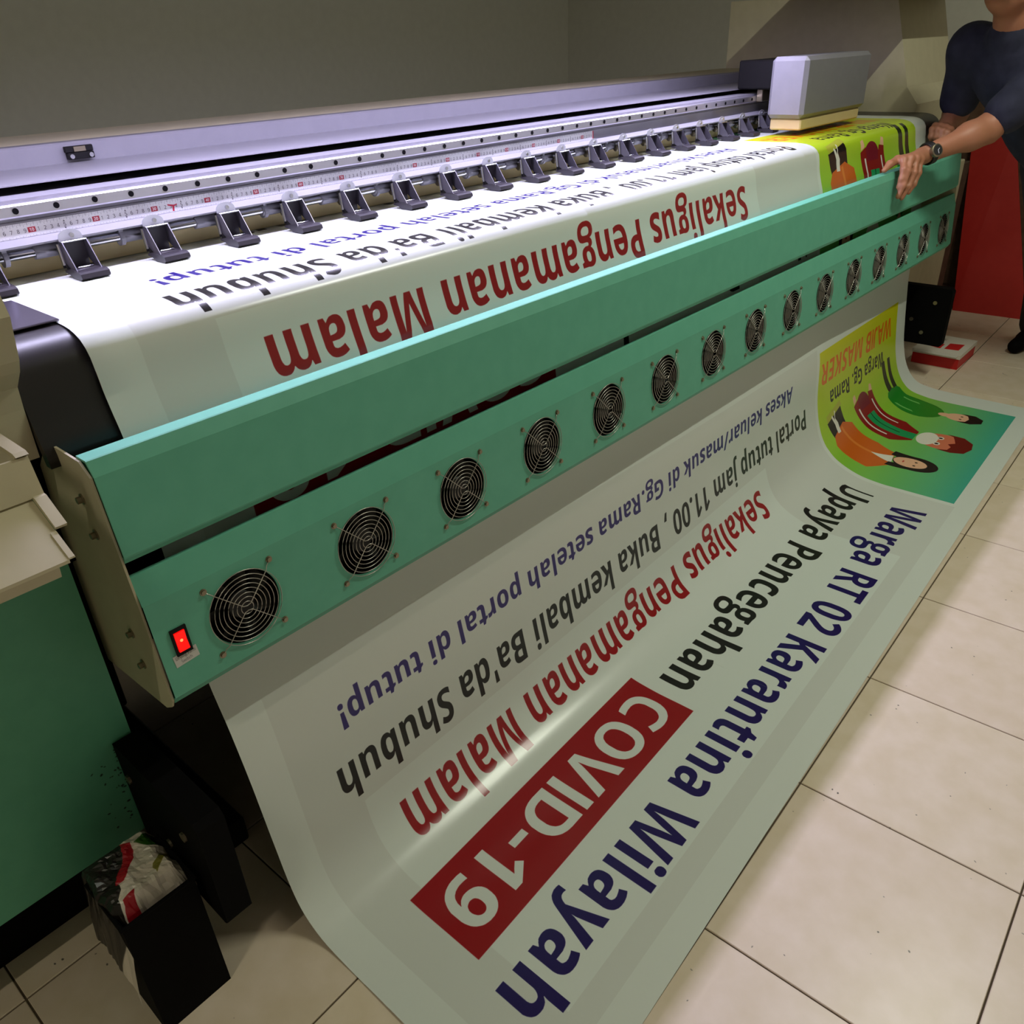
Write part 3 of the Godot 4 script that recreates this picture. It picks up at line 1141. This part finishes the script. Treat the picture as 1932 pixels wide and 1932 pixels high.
func build_banner() -> void:
	var top := [-0.3, 1.033, 0.0, 1.033, 0.2, 1.033, 0.285, 1.033, 0.318, 1.0295, 0.339, 1.0215, 0.3535, 1.006, 0.359, 0.985, 0.364, 0.958, 0.374, 0.925, 0.383, 0.898]
	var pl := v2(top + [0.398, 0.75, 0.412, 0.6, 0.425, 0.498, 0.45, 0.4157, 0.4743, 0.3137, 0.4965, 0.191, 0.522, 0.0745, 0.545, 0.035, 0.585, 0.010, 0.65, 0.002, 0.75, 0.002, 1.083, 0.002])
	var pm := v2(top + [0.398, 0.75, 0.416, 0.6, 0.44, 0.45, 0.455, 0.38, 0.47, 0.228, 0.494, 0.136, 0.522, 0.085, 0.563, 0.046, 0.6425, 0.0125, 0.72, 0.002, 0.8, 0.002, 1.015, 0.002])
	var pr := v2(top + [0.394, 0.75, 0.40, 0.6, 0.404, 0.45, 0.412, 0.37, 0.424, 0.27, 0.44, 0.167, 0.47, 0.08, 0.519, 0.022, 0.59, 0.005, 0.65, 0.002, 0.75, 0.002, 0.99, 0.002])
	var imgs := []
	var tw := BW / 3.0
	for k in 3:
		imgs.append(banner_art(k, tw))
	var me := ArrayMesh.new()
	var rows := 150
	var total := 1.97
	for k in 3:
		var st := SurfaceTool.new()
		st.begin(Mesh.PRIMITIVE_TRIANGLES)
		var cols := 26
		var grid := []
		for i in cols + 1:
			# reading direction runs from high x to low x
			var rx: float = k * tw + tw * i / cols
			var x := BW - rx
			var line := []
			var ctl := []
			for j in pl.size():
				ctl.append(pl[j].lerp(pm[j], x / 2.22) if x < 2.22 else pm[j].lerp(pr[j], (x - 2.22) / (BW - 2.22)))
			var prof := from_lead(ctl)
			for j in rows + 1:
				var s := total * j / rows
				var p := look(prof, s)
				# slight slack ripples where the sheet lies on the floor
				var lift := 0.0
				if s < 0.5:
					lift = 0.0008 * (1.0 + sin(x * 7.0 + s * 9.0)) * smoothstep(0.0, 0.1, s)
				var q := s - 0.06 * (1.0 - clampf(x / 2.1, 0.0, 1.0)) * smoothstep(0.42, 0.75, s)
				q -= 0.035 * smoothstep(0.86, 0.96, s) * (1.0 - smoothstep(1.05, 1.35, s))
				line.append([Vector3(x, p.y + lift, p.x), Vector2((rx - k * tw) / tw, q / BH)])
			grid.append(line)
		for i in cols:
			for j in rows:
				for v in [grid[i][j], grid[i + 1][j], grid[i + 1][j + 1], grid[i][j], grid[i + 1][j + 1], grid[i][j + 1]]:
					st.set_smooth_group(0)
					st.set_uv(v[1])
					st.add_vertex(v[0])
		st.generate_normals()
		st.commit(me)
		var m := mat(Color.WHITE, 0.23)
		m.albedo_texture = tex(imgs[k])
		m.texture_repeat = true
		me.surface_set_material(k, m)
	var b := put(self, "printed_banner", me)
	tag(b, "long white vinyl banner with upside-down red, black and blue lettering running to the floor", "banner")

func banner_art(k: int, tw: float) -> Image:
	var w := int(tw * PPM)
	var h := int(BH * PPM)
	var img := Image.create_empty(w, h, false, Image.FORMAT_RGB8)
	var paper := c8(216, 222, 216)
	img.fill(paper)
	var ox := k * tw * PPM
	var X := func(x: float) -> float:
		return (BW - x) * PPM - ox
	var rect := func(xa: float, xb: float, qa: float, qb: float, col: Color) -> void:
		var a: float = X.call(xa)
		var b: float = X.call(xb)
		poly_on(img, [Vector2(a, qa * PPM), Vector2(b, qa * PPM), Vector2(b, qb * PPM), Vector2(a, qb * PPM)], col)
	# pale printed frame
	rect.call(2.19, 0.065, 0.055, 0.862, c8(208, 212, 206))
	rect.call(1.80, 0.18, 0.10, 0.605, c8(217, 224, 218))
	var line := func(txt: String, xa: float, xb: float, qt: float, qb: float, col: Color) -> void:
		text_on(img, txt, X.call(xa), qb * PPM, (qb - qt) * PPM, (xa - xb) * PPM, col)
	var navy := c8(30, 18, 88)
	var ink := c8(30, 28, 27)
	var red := c8(150, 16, 24)
	if k > 0:
		line.call("Warga RT 02 Karantina Wilayah", 2.095, 0.13, 0.112, 0.212, navy)
		line.call("Upaya Pencegahan", 2.125, 0.928, 0.284, 0.386, ink)
		rect.call(0.882, 0.15, 0.267, 0.436, red)
		plain_i_text(img, "COVID-19", X.call(0.855), 0.405 * PPM, 0.105 * PPM, 0.675 * PPM, paper)
		line.call("Sekaligus Pengamanan Malam", 1.735, 0.244, 0.479, 0.561, red)
		line.call("Portal tutup jam 11.00 , Buka kembali Ba'da Shubuh", 2.11, 0.145, 0.622, 0.687, ink)
		line.call("Akses keluar/masuk di Gg.Rama setelah portal di tutup!", 2.005, 0.183, 0.75, 0.80, c8(40, 28, 104))
	else:
		panel_art(img, X)
	return img

func panel_art(img: Image, X: Callable) -> void:
	# picture panel: teal at the head end, yellow at the foot end, three cartoon people in it
	var a := int(X.call(3.055))
	var b := int(X.call(2.21))
	var q0 := int(0.063 * PPM)
	var q1 := int(0.845 * PPM)
	var g := Gradient.new()
	g.offsets = PackedFloat32Array([0.0, 0.22, 0.5, 0.72, 1.0])
	g.colors = PackedColorArray([c8(72, 170, 150), c8(104, 184, 112), c8(140, 196, 60), c8(180, 206, 38), c8(206, 204, 28)])
	for y in range(q0, q1):
		img.fill_rect(Rect2i(a, y, b - a, 1), g.sample((y - q0) / float(q1 - q0)))
	var O := func(x: float, q: float, rx: float, rq: float, col: Color, turn := 0.0) -> void:
		poly_on(img, oval(X.call(x), q * PPM, rx * PPM, rq * PPM, turn), col)
	var G := func(pts: Array, col: Color) -> void:
		var p := []
		for i in range(0, pts.size(), 2):
			p.append(Vector2(X.call(pts[i]), pts[i + 1] * PPM))
		poly_on(img, p, col)
	var skin := c8(232, 182, 150)
	var skin2 := c8(214, 120, 90)
	var white := c8(228, 226, 216)
	var dark := c8(26, 20, 16)
	# person in green
	G.call([2.985, 0.505, 2.945, 0.505, 2.945, 0.64, 2.975, 0.64], c8(40, 46, 20))
	G.call([2.93, 0.505, 2.885, 0.505, 2.875, 0.64, 2.91, 0.64], c8(40, 46, 20))
	O.call(2.925, 0.405, 0.085, 0.115, c8(28, 122, 34))
	G.call([3.0, 0.36, 2.96, 0.30, 2.89, 0.30, 2.845, 0.36, 2.85, 0.5, 2.875, 0.515, 2.98, 0.515, 3.0, 0.5], c8(32, 132, 38))
	G.call([2.975, 0.40, 2.965, 0.39, 2.96, 0.46, 2.97, 0.46], c8(112, 190, 96))
	G.call([2.88, 0.40, 2.87, 0.39, 2.868, 0.47, 2.88, 0.46], c8(112, 190, 96))
	O.call(2.925, 0.285, 0.018, 0.025, skin)
	O.call(2.925, 0.23, 0.038, 0.052, skin)
	G.call([2.968, 0.235, 2.972, 0.185, 2.945, 0.152, 2.905, 0.15, 2.88, 0.185, 2.882, 0.235, 2.895, 0.205, 2.925, 0.198, 2.955, 0.208], dark)
	O.call(2.938, 0.226, 0.004, 0.005, dark)
	O.call(2.910, 0.226, 0.004, 0.005, dark)
	# person in the dark red coat
	O.call(2.625, 0.53, 0.07, 0.06, c8(120, 24, 40))
	G.call([2.735, 0.57, 2.755, 0.38, 2.70, 0.315, 2.61, 0.315, 2.555, 0.38, 2.53, 0.56, 2.575, 0.575, 2.585, 0.53, 2.68, 0.53, 2.69, 0.575], c8(138, 28, 22))
	G.call([2.715, 0.54, 2.705, 0.54, 2.715, 0.40, 2.722, 0.40], white)
	G.call([2.575, 0.54, 2.563, 0.54, 2.582, 0.40, 2.59, 0.40], white)
	G.call([2.675, 0.315, 2.62, 0.315, 2.605, 0.50, 2.68, 0.50], c8(30, 150, 88))
	G.call([2.65, 0.37, 2.643, 0.37, 2.64, 0.5, 2.648, 0.5], c8(14, 90, 50))
	G.call([2.735, 0.57, 2.70, 0.575, 2.712, 0.60, 2.732, 0.595], skin)
	G.call([2.565, 0.575, 2.535, 0.565, 2.535, 0.595, 2.557, 0.60], skin)
	O.call(2.66, 0.225, 0.07, 0.078, skin2)
	O.call(2.66, 0.275, 0.06, 0.036, white)
	G.call([2.738, 0.225, 2.735, 0.165, 2.70, 0.128, 2.65, 0.12, 2.60, 0.135, 2.582, 0.175, 2.585, 0.225, 2.60, 0.19, 2.63, 0.185, 2.65, 0.20, 2.67, 0.18, 2.70, 0.19, 2.725, 0.20], c8(110, 28, 18))
	for x in [2.688, 2.633]:
		O.call(x, 0.235, 0.014, 0.012, white)
		O.call(x, 0.235, 0.006, 0.007, dark)
	# person in orange
	G.call([2.425, 0.52, 2.30, 0.50, 2.275, 0.575, 2.41, 0.605], c8(30, 22, 16))
	G.call([2.42, 0.605, 2.28, 0.575, 2.275, 0.60, 2.41, 0.625], c8(176, 180, 60))
	G.call([2.47, 0.52, 2.49, 0.40, 2.465, 0.325, 2.36, 0.315, 2.285, 0.37, 2.275, 0.49, 2.30, 0.52, 2.40, 0.545], c8(206, 100, 30))
	G.call([2.415, 0.34, 2.40, 0.34, 2.37, 0.53, 2.385, 0.535], c8(222, 128, 52))
	G.call([2.355, 0.60, 2.348, 0.575, 2.362, 0.555, 2.36, 0.52, 2.335, 0.52, 2.335, 0.555, 2.318, 0.585, 2.325, 0.592, 2.342, 0.57, 2.348, 0.603], white)
	G.call([2.44, 0.325, 2.38, 0.315, 2.40, 0.395], white)
	O.call(2.42, 0.245, 0.056, 0.075, dark)
	G.call([2.475, 0.25, 2.48, 0.33, 2.445, 0.335, 2.43, 0.27], dark)
	G.call([2.365, 0.25, 2.355, 0.33, 2.385, 0.325, 2.40, 0.27], dark)
	O.call(2.42, 0.262, 0.037, 0.056, skin)
	O.call(2.433, 0.245, 0.004, 0.005, dark)
	O.call(2.405, 0.245, 0.004, 0.005, dark)
	O.call(2.42, 0.285, 0.008, 0.003, c8(190, 70, 60))
	# lettering
	text_on(img, "Warga Gg. Rama", X.call(2.9), 0.682 * PPM, 0.056 * PPM, 0.575 * PPM, c8(20, 22, 8))
	var org := c8(224, 108, 14)
	var wa: float = outline("WA")[1]
	var wb: float = outline("B MASKER")[1] + 0.34
	var sx := 0.755 * PPM / (wa + wb + 0.66)
	var cp := 0.078 * PPM
	var x0: float = X.call(2.985)
	var base := 0.80 * PPM
	text_on(img, "WA", x0, base, cp, wa * sx, org)
	var xi := x0 + (wa + 0.66) * sx
	poly_on(img, [Vector2(xi, base), Vector2(xi + 0.2 * sx, base), Vector2(xi + 0.2 * sx, base - cp), Vector2(xi, base - cp)], org)
	text_on(img, "B MASKER", xi + 0.34 * sx, base, cp, (wb - 0.34) * sx, org)
	var jp := []
	for q in [[0.34, 1.0], [0.54, 1.0], [0.54, 0.3], [0.5, 0.12], [0.4, 0.02], [0.26, -0.02], [0.12, 0.0], [0.08, 0.02], [0.08, 0.2], [0.16, 0.17], [0.26, 0.18], [0.32, 0.24], [0.34, 0.34]]:
		jp.append(Vector2(x0 + (wa + q[0] + 0.02) * sx, base - q[1] * cp))
	poly_on(img, jp, org)

# ---------------------------------------------------------------- print carriage
func build_carriage() -> void:
	var o := holder(self, "print_carriage", Vector3(2.36, 0, 0))
	tag(o, "pale print carriage riding on the rail above the banner", "carriage")
	var st := start()
	box(st, Vector3(0, 1.085, 0.098), Vector3(0.52, 1.26, 0.22), 0.012)
	part(o, "housing", st, M.grey)
	st = start()
	box(st, Vector3(0.02, 1.05, 0.105), Vector3(0.50, 1.084, 0.21), 0.004)
	part(o, "head_plate", st, mat(c8(198, 176, 132), 0.5))
	st = start()
	box(st, Vector3(0.08, 1.165, -0.055), Vector3(0.44, 1.25, 0.0975), 0.004)
	part(o, "mounting_arm", st, M.black)
	st = start()
	box(st, Vector3(0.10, 1.1265, 0.0085), Vector3(0.42, 1.1645, 0.03), 0.002)
	part(o, "rail_slider", st, M.steel)

# ---------------------------------------------------------------- scraps by the left bracket
func build_scraps() -> void:
	var b := holder(self, "waste_bin", Vector3(-0.193, 0, 0.46))
	tag(b, "black open waste bin standing under the teal cabinet edge", "bin")
	var st := start()
	var w := 0.056
	var hh := 0.262
	for f in [[Vector3(-w, 0, -w), Vector3(w, 0.006, w)], [Vector3(-w, 0.006, -w), Vector3(-w + 0.004, hh, w)], [Vector3(w - 0.004, 0.006, -w), Vector3(w, hh, w)], [Vector3(-w + 0.004, 0.006, -w), Vector3(w - 0.004, hh, -w + 0.004)], [Vector3(-w + 0.004, 0.006, w - 0.004), Vector3(w - 0.004, hh, w)]]:
		box(st, f[0], f[1])
	part(b, "tub", st, M.dark)
	st = start()
	var rim := []
	for q in [[-w, -w], [w, -w], [w, w], [-w, w]]:
		rim.append(Vector3(q[0], hh, q[1]))
	tube(st, rim, 0.004, 6, true)
	part(b, "rim", st, M.dark)
	# crumpled offcut of printed vinyl
	var img := Image.create_empty(256, 256, false, Image.FORMAT_RGB8)
	img.fill(c8(206, 196, 182))
	poly_on(img, [Vector2(0, 0), Vector2(150, 0), Vector2(128, 70), Vector2(95, 130), Vector2(60, 190), Vector2(40, 256), Vector2(0, 200)], c8(26, 20, 16))
	poly_on(img, [Vector2(150, 0), Vector2(172, 20), Vector2(160, 80), Vector2(105, 140), Vector2(80, 138), Vector2(128, 70)], c8(160, 12, 30))
	poly_on(img, [Vector2(180, 30), Vector2(256, 0), Vector2(256, 90), Vector2(215, 80)], c8(40, 84, 16))
	poly_on(img, [Vector2(40, 256), Vector2(70, 200), Vector2(110, 190), Vector2(90, 256)], c8(150, 10, 26))
	poly_on(img, [Vector2(190, 150), Vector2(256, 100), Vector2(256, 120), Vector2(180, 190)], c8(120, 112, 40))
	var m := mat(Color.WHITE, 0.35)
	m.albedo_texture = tex(img)
	st = SurfaceTool.new()
	st.begin(Mesh.PRIMITIVE_TRIANGLES)
	var n := FastNoiseLite.new()
	n.seed = 3
	n.frequency = 0.9
	n.noise_type = FastNoiseLite.TYPE_CELLULAR
	var gr := 26
	var pt := func(i: int, j: int) -> Vector3:
		var u := i / float(gr)
		var v := j / float(gr)
		var bump := n.get_noise_2d(u * 4.0, v * 4.0)
		var bump2 := n.get_noise_2d(u * 4.0 + 31.0, v * 4.0)
		var x := -0.075 + 0.15 * u + 0.018 * bump2
		var z := -0.07 + 0.14 * v + 0.018 * bump
		var y := 0.03 + 0.028 * bump - 0.5 * pow(maxf(absf(u - 0.5) * 2.0 - 0.72, 0.0), 1.2) * 0.35 - 0.35 * maxf(v - 0.8, 0.0) - 0.9 * maxf(0.12 - u, 0.0)
		return Vector3(x, y, z)
	for i in gr:
		for j in gr:
			for q in [[0, 0], [1, 0], [1, 1], [0, 0], [1, 1], [0, 1]]:
				st.set_smooth_group(-1)
				st.set_uv(Vector2((i + q[0]) / float(gr), (j + q[1]) / float(gr)))
				st.add_vertex(pt.call(i + q[0], j + q[1]))
	var s := part(self, "vinyl_scrap", st, m)
	s.position = Vector3(-0.19, 0.268, 0.46)
	s.scale = Vector3(0.86, 0.9, 0.86)
	tag(s, "crumpled offcut of printed vinyl in white, red and green on the waste bin", "scrap")

# ---------------------------------------------------------------- far end
func build_right_side() -> void:
	# red board leaning on the wall
	var st := start()
	var A := [Vector3(4.39, 0.0, 0.31), Vector3(4.41, 0.0, 0.655), Vector3(4.565, 0.86, 0.366), Vector3(4.565, 0.86, 0.172)]
	var nrm: Vector3 = (A[1] - A[0]).cross(A[3] - A[0]).normalized() * 0.012
	if nrm.x < 0:
		nrm = -nrm
	var B := []
	for p in A:
		B.append(p + nrm)
	quad(st, A[0], A[1], A[2], A[3])
	quad(st, B[3], B[2], B[1], B[0])
	for i in 4:
		var k := (i + 1) % 4
		quad(st, A[i], B[i], B[k], A[k])
	var r := part(self, "red_board", st, painted(c8(176, 26, 18), 0.45, 21, 0.03))
	tag(r, "plain red board leaning against the dark cabinet by the wall", "board")
	# dark brown cabinet behind the board
	var c := holder(self, "wooden_cabinet", Vector3(4.69, 0, 0.2))
	tag(c, "dark brown wooden cabinet behind the red board", "cabinet")
	st = start()
	box(st, Vector3(-0.075, 0.05, -0.6), Vector3(0.085, 1.05, 0.75), 0.003)
	var wood := painted(c8(86, 58, 38), 0.55, 22, 0.12)
	part(c, "body", st, wood)
	st = start()
	box(st, Vector3(-0.06, 0, -0.58), Vector3(0.085, 0.05, 0.73))
	part(c, "plinth", st, M.dark)
	st = start()
	box(st, Vector3(-0.085, 1.05, -0.61), Vector3(0.088, 1.075, 0.76), 0.003)
	part(c, "top", st, wood)
	for z in [-0.58, 0.085]:
		st = start()
		box(st, Vector3(-0.085, 0.08, z), Vector3(-0.0755, 1.03, z + 0.65), 0.002)
		var d := part(c, "door", st, wood)
		st = start()
		tube(st, [Vector3(-0.085, 0.62, z + 0.06), Vector3(-0.105, 0.62, z + 0.06)], 0.012, 10)
		part(d, "knob", st, M.steel)
	# red and white carton on the floor
	var k := holder(self, "carton", Vector3(3.59, 0, 0.5))
	tag(k, "small red and white carton with a raised lid on the floor", "box")
	var red := mat(c8(190, 18, 20), 0.5)
	st = start()
	var w := 0.125
	var d2 := 0.098
	for f in [[Vector3(-w, 0, -d2), Vector3(w, 0.002, d2)], [Vector3(-w, 0.002, -d2), Vector3(-w + 0.002, 0.062, d2)], [Vector3(w - 0.002, 0.002, -d2), Vector3(w, 0.062, d2)], [Vector3(-w + 0.002, 0.002, -d2), Vector3(w - 0.002, 0.062, -d2 + 0.002)], [Vector3(-w + 0.002, 0.002, d2 - 0.002), Vector3(w - 0.002, 0.062, d2)]]:
		box(st, f[0], f[1])
	part(k, "tray", st, red)
	var img := Image.create_empty(512, 384, false, Image.FORMAT_RGB8)
	img.fill(c8(214, 208, 196))
	poly_on(img, [Vector2(150, 60), Vector2(290, 60), Vector2(250, 190), Vector2(110, 190)], c8(196, 22, 26))
	poly_on(img, [Vector2(120, 220), Vector2(300, 220), Vector2(330, 330), Vector2(140, 330)], c8(196, 22, 26))
	for q in 4:
		img.fill_rect(Rect2i(350 + q * 18, 70, 8, 90 + 10 * (q % 2)), c8(80, 74, 70))
	var lm := mat(Color.WHITE, 0.5)
	lm.albedo_texture = tex(img)
	st = SurfaceTool.new()
	st.begin(Mesh.PRIMITIVE_TRIANGLES)
	st.set_smooth_group(-1)
	var L := w + 0.003
	var DD := d2 + 0.003
	var f2 := func(p: Array, uvs: Array) -> void:
		for i in [0, 1, 2, 0, 2, 3]:
			st.set_uv(uvs[i])
			st.add_vertex(p[i])
	var blank := [Vector2(0.01, 0.01), Vector2(0.02, 0.01), Vector2(0.02, 0.02), Vector2(0.01, 0.02)]
	var tl := [Vector3(-L, 0.066, -DD), Vector3(L, 0.066, -DD), Vector3(L, 0.066, DD), Vector3(-L, 0.066, DD)]
	f2.call(tl, [Vector2(0, 0), Vector2(1, 0), Vector2(1, 1), Vector2(0, 1)])
	for i in 4:
		var j := (i + 1) % 4
		f2.call([tl[i] + Vector3(0, -0.018, 0), tl[j] + Vector3(0, -0.018, 0), tl[j], tl[i]], blank)
	say(part(k, "lid", st, lm), "white lid with red print")
	st = start()
	box(st, Vector3(-L - 0.03, 0.0625, -DD + 0.01), Vector3(-L, 0.0655, DD - 0.01), 0.0, Transform3D(Basis(Vector3.BACK, 0.0), Vector3.ZERO))
	part(k, "flap", st, mat(c8(206, 202, 190), 0.6))

# ---------------------------------------------------------------- worker
func build_person() -> void:
	var o := holder(self, "person")
	tag(o, "person in navy shirt and black trousers leaning over with one hand on the teal bar", "person")
	var shL := Vector3(3.13, 1.215, 0.77)
	var shR := Vector3(3.22, 1.25, 0.45)
	var elL := Vector3(2.985, 1.012, 0.612)
	var wrL := Vector3(2.742, 0.947, 0.488)
	var elR := Vector3(3.36, 1.03, 0.40)
	var wrR := Vector3(3.235, 0.985, 0.40)
	var neck := Vector3(3.10, 1.33, 0.59)
	var head := Vector3(3.03, 1.46, 0.575)
	var pelvis := Vector3(3.48, 0.89, 0.79)
	var hipL := Vector3(3.5, 0.86, 0.88)
	var hipR := Vector3(3.5, 0.86, 0.735)
	var knL := Vector3(3.72, 0.47, 0.95)
	var knR := Vector3(3.74, 0.46, 0.79)
	var anL := Vector3(3.90, 0.085, 0.96)
	var anR := Vector3(4.0, 0.085, 0.765)
	var chest := Vector3(3.22, 1.19, 0.62)
	var belly := Vector3(3.36, 1.02, 0.72)
	var bones := []
	bones += chain([pelvis, belly, chest, neck], [0.125, 0.12, 0.13, 0.055])
	bones += chain([shL, shR], [0.06, 0.06])
	bones += chain([shL, elL, wrL], [0.052, 0.044, 0.029])
	bones += chain([elL.lerp(wrL, 0.25), elL.lerp(wrL, 0.26)], [0.046, 0.046])
	bones += chain([shR, elR, wrR], [0.052, 0.042, 0.029])
	bones += chain([neck, head + Vector3(0.02, -0.06, 0)], [0.055, 0.05])
	bones += chain([hipL, knL, anL], [0.085, 0.058, 0.042])
	bones += chain([hipR, knR, anR], [0.085, 0.058, 0.042])
	bones += chain([head + Vector3(0.02, 0.03, 0), head + Vector3(-0.015, -0.045, 0)], [0.092, 0.07])
	var st := start(true)
	body_mesh(st, bones, 0.013, 0.03)
	# head features
	var fc := head + Vector3(-0.07, -0.01, 0)
	var hb := chain([fc + Vector3(-0.012, 0.02, 0), fc + Vector3(-0.03, -0.02, 0)], [0.01, 0.014])
	hb += chain([fc + Vector3(-0.012, -0.055, -0.02), fc + Vector3(-0.012, -0.055, 0.02)], [0.009, 0.009])
	for s in [-1, 1]:
		hb += chain([head + Vector3(0.02, -0.02, s * 0.088), head + Vector3(0.022, 0.02, s * 0.094)], [0.012, 0.016])
	body_mesh(st, hb, 0.004, 0.008)
	# left hand over the bar: palm on top, four fingers down the front, thumb along the top
	var kI := Vector3(2.612, 0.948, 0.474)
	var kM := Vector3(2.632, 0.952, 0.489)
	var kR := Vector3(2.655, 0.950, 0.500)
	var kP := Vector3(2.68, 0.945, 0.506)
	var hand := []
	for q in [kI, kM, kR, kP]:
		hand += chain([wrL, q], [0.024, 0.0125])
	hand += chain([kI, kP], [0.013, 0.012])
	hand += chain([wrL + Vector3(0.05, 0.013, 0.025), wrL], [0.029, 0.026])
	hand += chain([kI, Vector3(2.583, 0.925, 0.489), Vector3(2.572, 0.897, 0.492), Vector3(2.566, 0.873, 0.489)], [0.0105, 0.0098, 0.009, 0.0078])
	hand += chain([kM, Vector3(2.592, 0.918, 0.500), Vector3(2.572, 0.878, 0.501), Vector3(2.562, 0.845, 0.494)], [0.0105, 0.01, 0.0092, 0.008])
	hand += chain([kR, Vector3(2.618, 0.912, 0.512), Vector3(2.595, 0.872, 0.510), Vector3(2.582, 0.838, 0.500)], [0.0105, 0.0098, 0.009, 0.0078])
	hand += chain([kP, Vector3(2.654, 0.908, 0.517), Vector3(2.637, 0.875, 0.514), Vector3(2.626, 0.849, 0.505)], [0.0095, 0.0088, 0.008, 0.007])
	hand += chain([wrL + Vector3(-0.035, -0.002, -0.014), Vector3(2.625, 0.948, 0.452), Vector3(2.57, 0.94, 0.447), Vector3(2.532, 0.926, 0.446)], [0.0175, 0.0135, 0.0115, 0.0085])
	body_mesh(st, hand, 0.0032, 0.008)
	# right hand holding the banner's edge
	var h2 := []
	var k2 := [Vector3(3.185, 1.0, 0.385), Vector3(3.182, 1.0, 0.405), Vector3(3.185, 0.995, 0.424), Vector3(3.19, 0.988, 0.44)]
	for q in k2:
		h2 += chain([wrR, q], [0.024, 0.0125])
		var e: Vector3 = q
		h2 += chain([e, e + Vector3(-0.03, -0.008, 0.0), e + Vector3(-0.036, -0.032, 0.002), e + Vector3(-0.02, -0.044, 0.0)], [0.0105, 0.0098, 0.009, 0.0078])
	h2 += chain([wrR + Vector3(-0.015, -0.01, 0.02), Vector3(3.2, 0.968, 0.42), Vector3(3.172, 0.955, 0.415), Vector3(3.155, 0.95, 0.41)], [0.017, 0.0125, 0.011, 0.0085])
	body_mesh(st, h2, 0.0032, 0.008)
	var skin := mat(c8(168, 112, 84), 0.5)
	skin.subsurf_scatter_enabled = true
	skin.subsurf_scatter_strength = 0.12
	part(o, "body", st, skin)
	# eyes, brows
	for s in [-1, 1]:
		st = start(true)
		var e := head + Vector3(-0.083, 0.006, s * 0.031)
		tube(st, [e + Vector3(0.01, 0, 0), e, e + Vector3(-0.004, 0, 0)], [0.011, 0.010, 0.004], 10)
		part(o, "eye", st, M.dark)
	st = start(true)
	body_mesh(st, chain([head + Vector3(0.035, 0.055, 0), head + Vector3(0.05, 0.0, 0)], [0.093, 0.08]) + chain([head + Vector3(-0.03, 0.085, -0.03), head + Vector3(-0.03, 0.085, 0.03)], [0.05, 0.05]), 0.008, 0.02)
	part(o, "hair", st, mat(c8(20, 17, 16), 0.6))
	# clothes
	st = start(true)
	var sh := chain([pelvis + Vector3(-0.01, 0.02, 0), belly, chest], [0.148, 0.14, 0.147])
	sh += chain([pelvis + Vector3(-0.12, 0.04, -0.08), belly + Vector3(-0.06, 0, -0.03)], [0.06, 0.08])
	sh += chain([shL, shR], [0.08, 0.08])
	sh += chain([chest, neck + Vector3(0.02, -0.04, 0)], [0.13, 0.075])
	sh += chain([shL, shL.lerp(elL, 0.75)], [0.074, 0.07])
	sh += chain([shR, shR.lerp(elR, 0.75)], [0.074, 0.07])
	body_mesh(st, sh, 0.014, 0.04)
	part(o, "shirt", st, painted(c8(24, 26, 48), 0.85, 31, 0.1))
	st = start(true)
	body_mesh(st, chain([pelvis + Vector3(0.01, 0.03, 0), pelvis + Vector3(0.02, -0.04, 0)], [0.132, 0.13]) + chain([hipL, knL, anL + Vector3(0, 0.02, 0)], [0.1, 0.078, 0.066]) + chain([hipR, knR, anR + Vector3(0, 0.02, 0)], [0.1, 0.078, 0.066]), 0.014, 0.03)
	part(o, "trousers", st, painted(c8(26, 26, 30), 0.85, 32, 0.08))
	for a in [anL, anR]:
		st = start(true)
		body_mesh(st, chain([a + Vector3(0.045, -0.047, 0), a + Vector3(-0.05, -0.047, -0.012), a + Vector3(-0.16, -0.053, -0.03)], [0.038, 0.04, 0.032]) + chain([a, a + Vector3(0, -0.045, 0)], [0.045, 0.042]), 0.009, 0.02)
		part(o, "shoe", st, M.dark)
	# wrist watch
	var ax := (elL - wrL).normalized()
	var wc := wrL + ax * 0.03
	var fr := frame_of(ax)
	var watch := holder(o, "wrist_watch")
	st = start(true)
	var p := []
	for i in 28:
		var t := TAU * i / 28.0
		p.append(wc + fr.x * (0.0335 * cos(t)) + fr.y * (0.0335 * sin(t)))
	for off in [-0.008, -0.003, 0.003, 0.008]:
		var p2 := []
		for v in p:
			p2.append(v + ax * off)
		tube(st, p2, 0.0036, 6, true)
	part(watch, "strap", st, mat(c8(26, 22, 22), 0.45))
	var out := (Vector3(-0.45, 0.35, 0.82)).normalized()
	out = (out - ax * out.dot(ax)).normalized()
	st = start()
	tube(st, [wc + out * 0.03, wc + out * 0.041, wc + out * 0.043], [0.021, 0.021, 0.0185], 24)
	part(watch, "case", st, M.steel)
	st = start()
	tube(st, [wc + out * 0.0425, wc + out * 0.0436], 0.0165, 24)
	part(watch, "dial", st, mat(c8(40, 40, 42), 0.3))
	st = start()
	var du := ax.cross(out)
	tube(st, [wc + out * 0.0442, wc + out * 0.0442 + du * 0.011], 0.0009, 5)
	tube(st, [wc + out * 0.0442, wc + out * 0.0442 + ax * 0.007 - du * 0.004], 0.0009, 5)
	part(watch, "hands", st, mat(c8(220, 220, 220), 0.4))
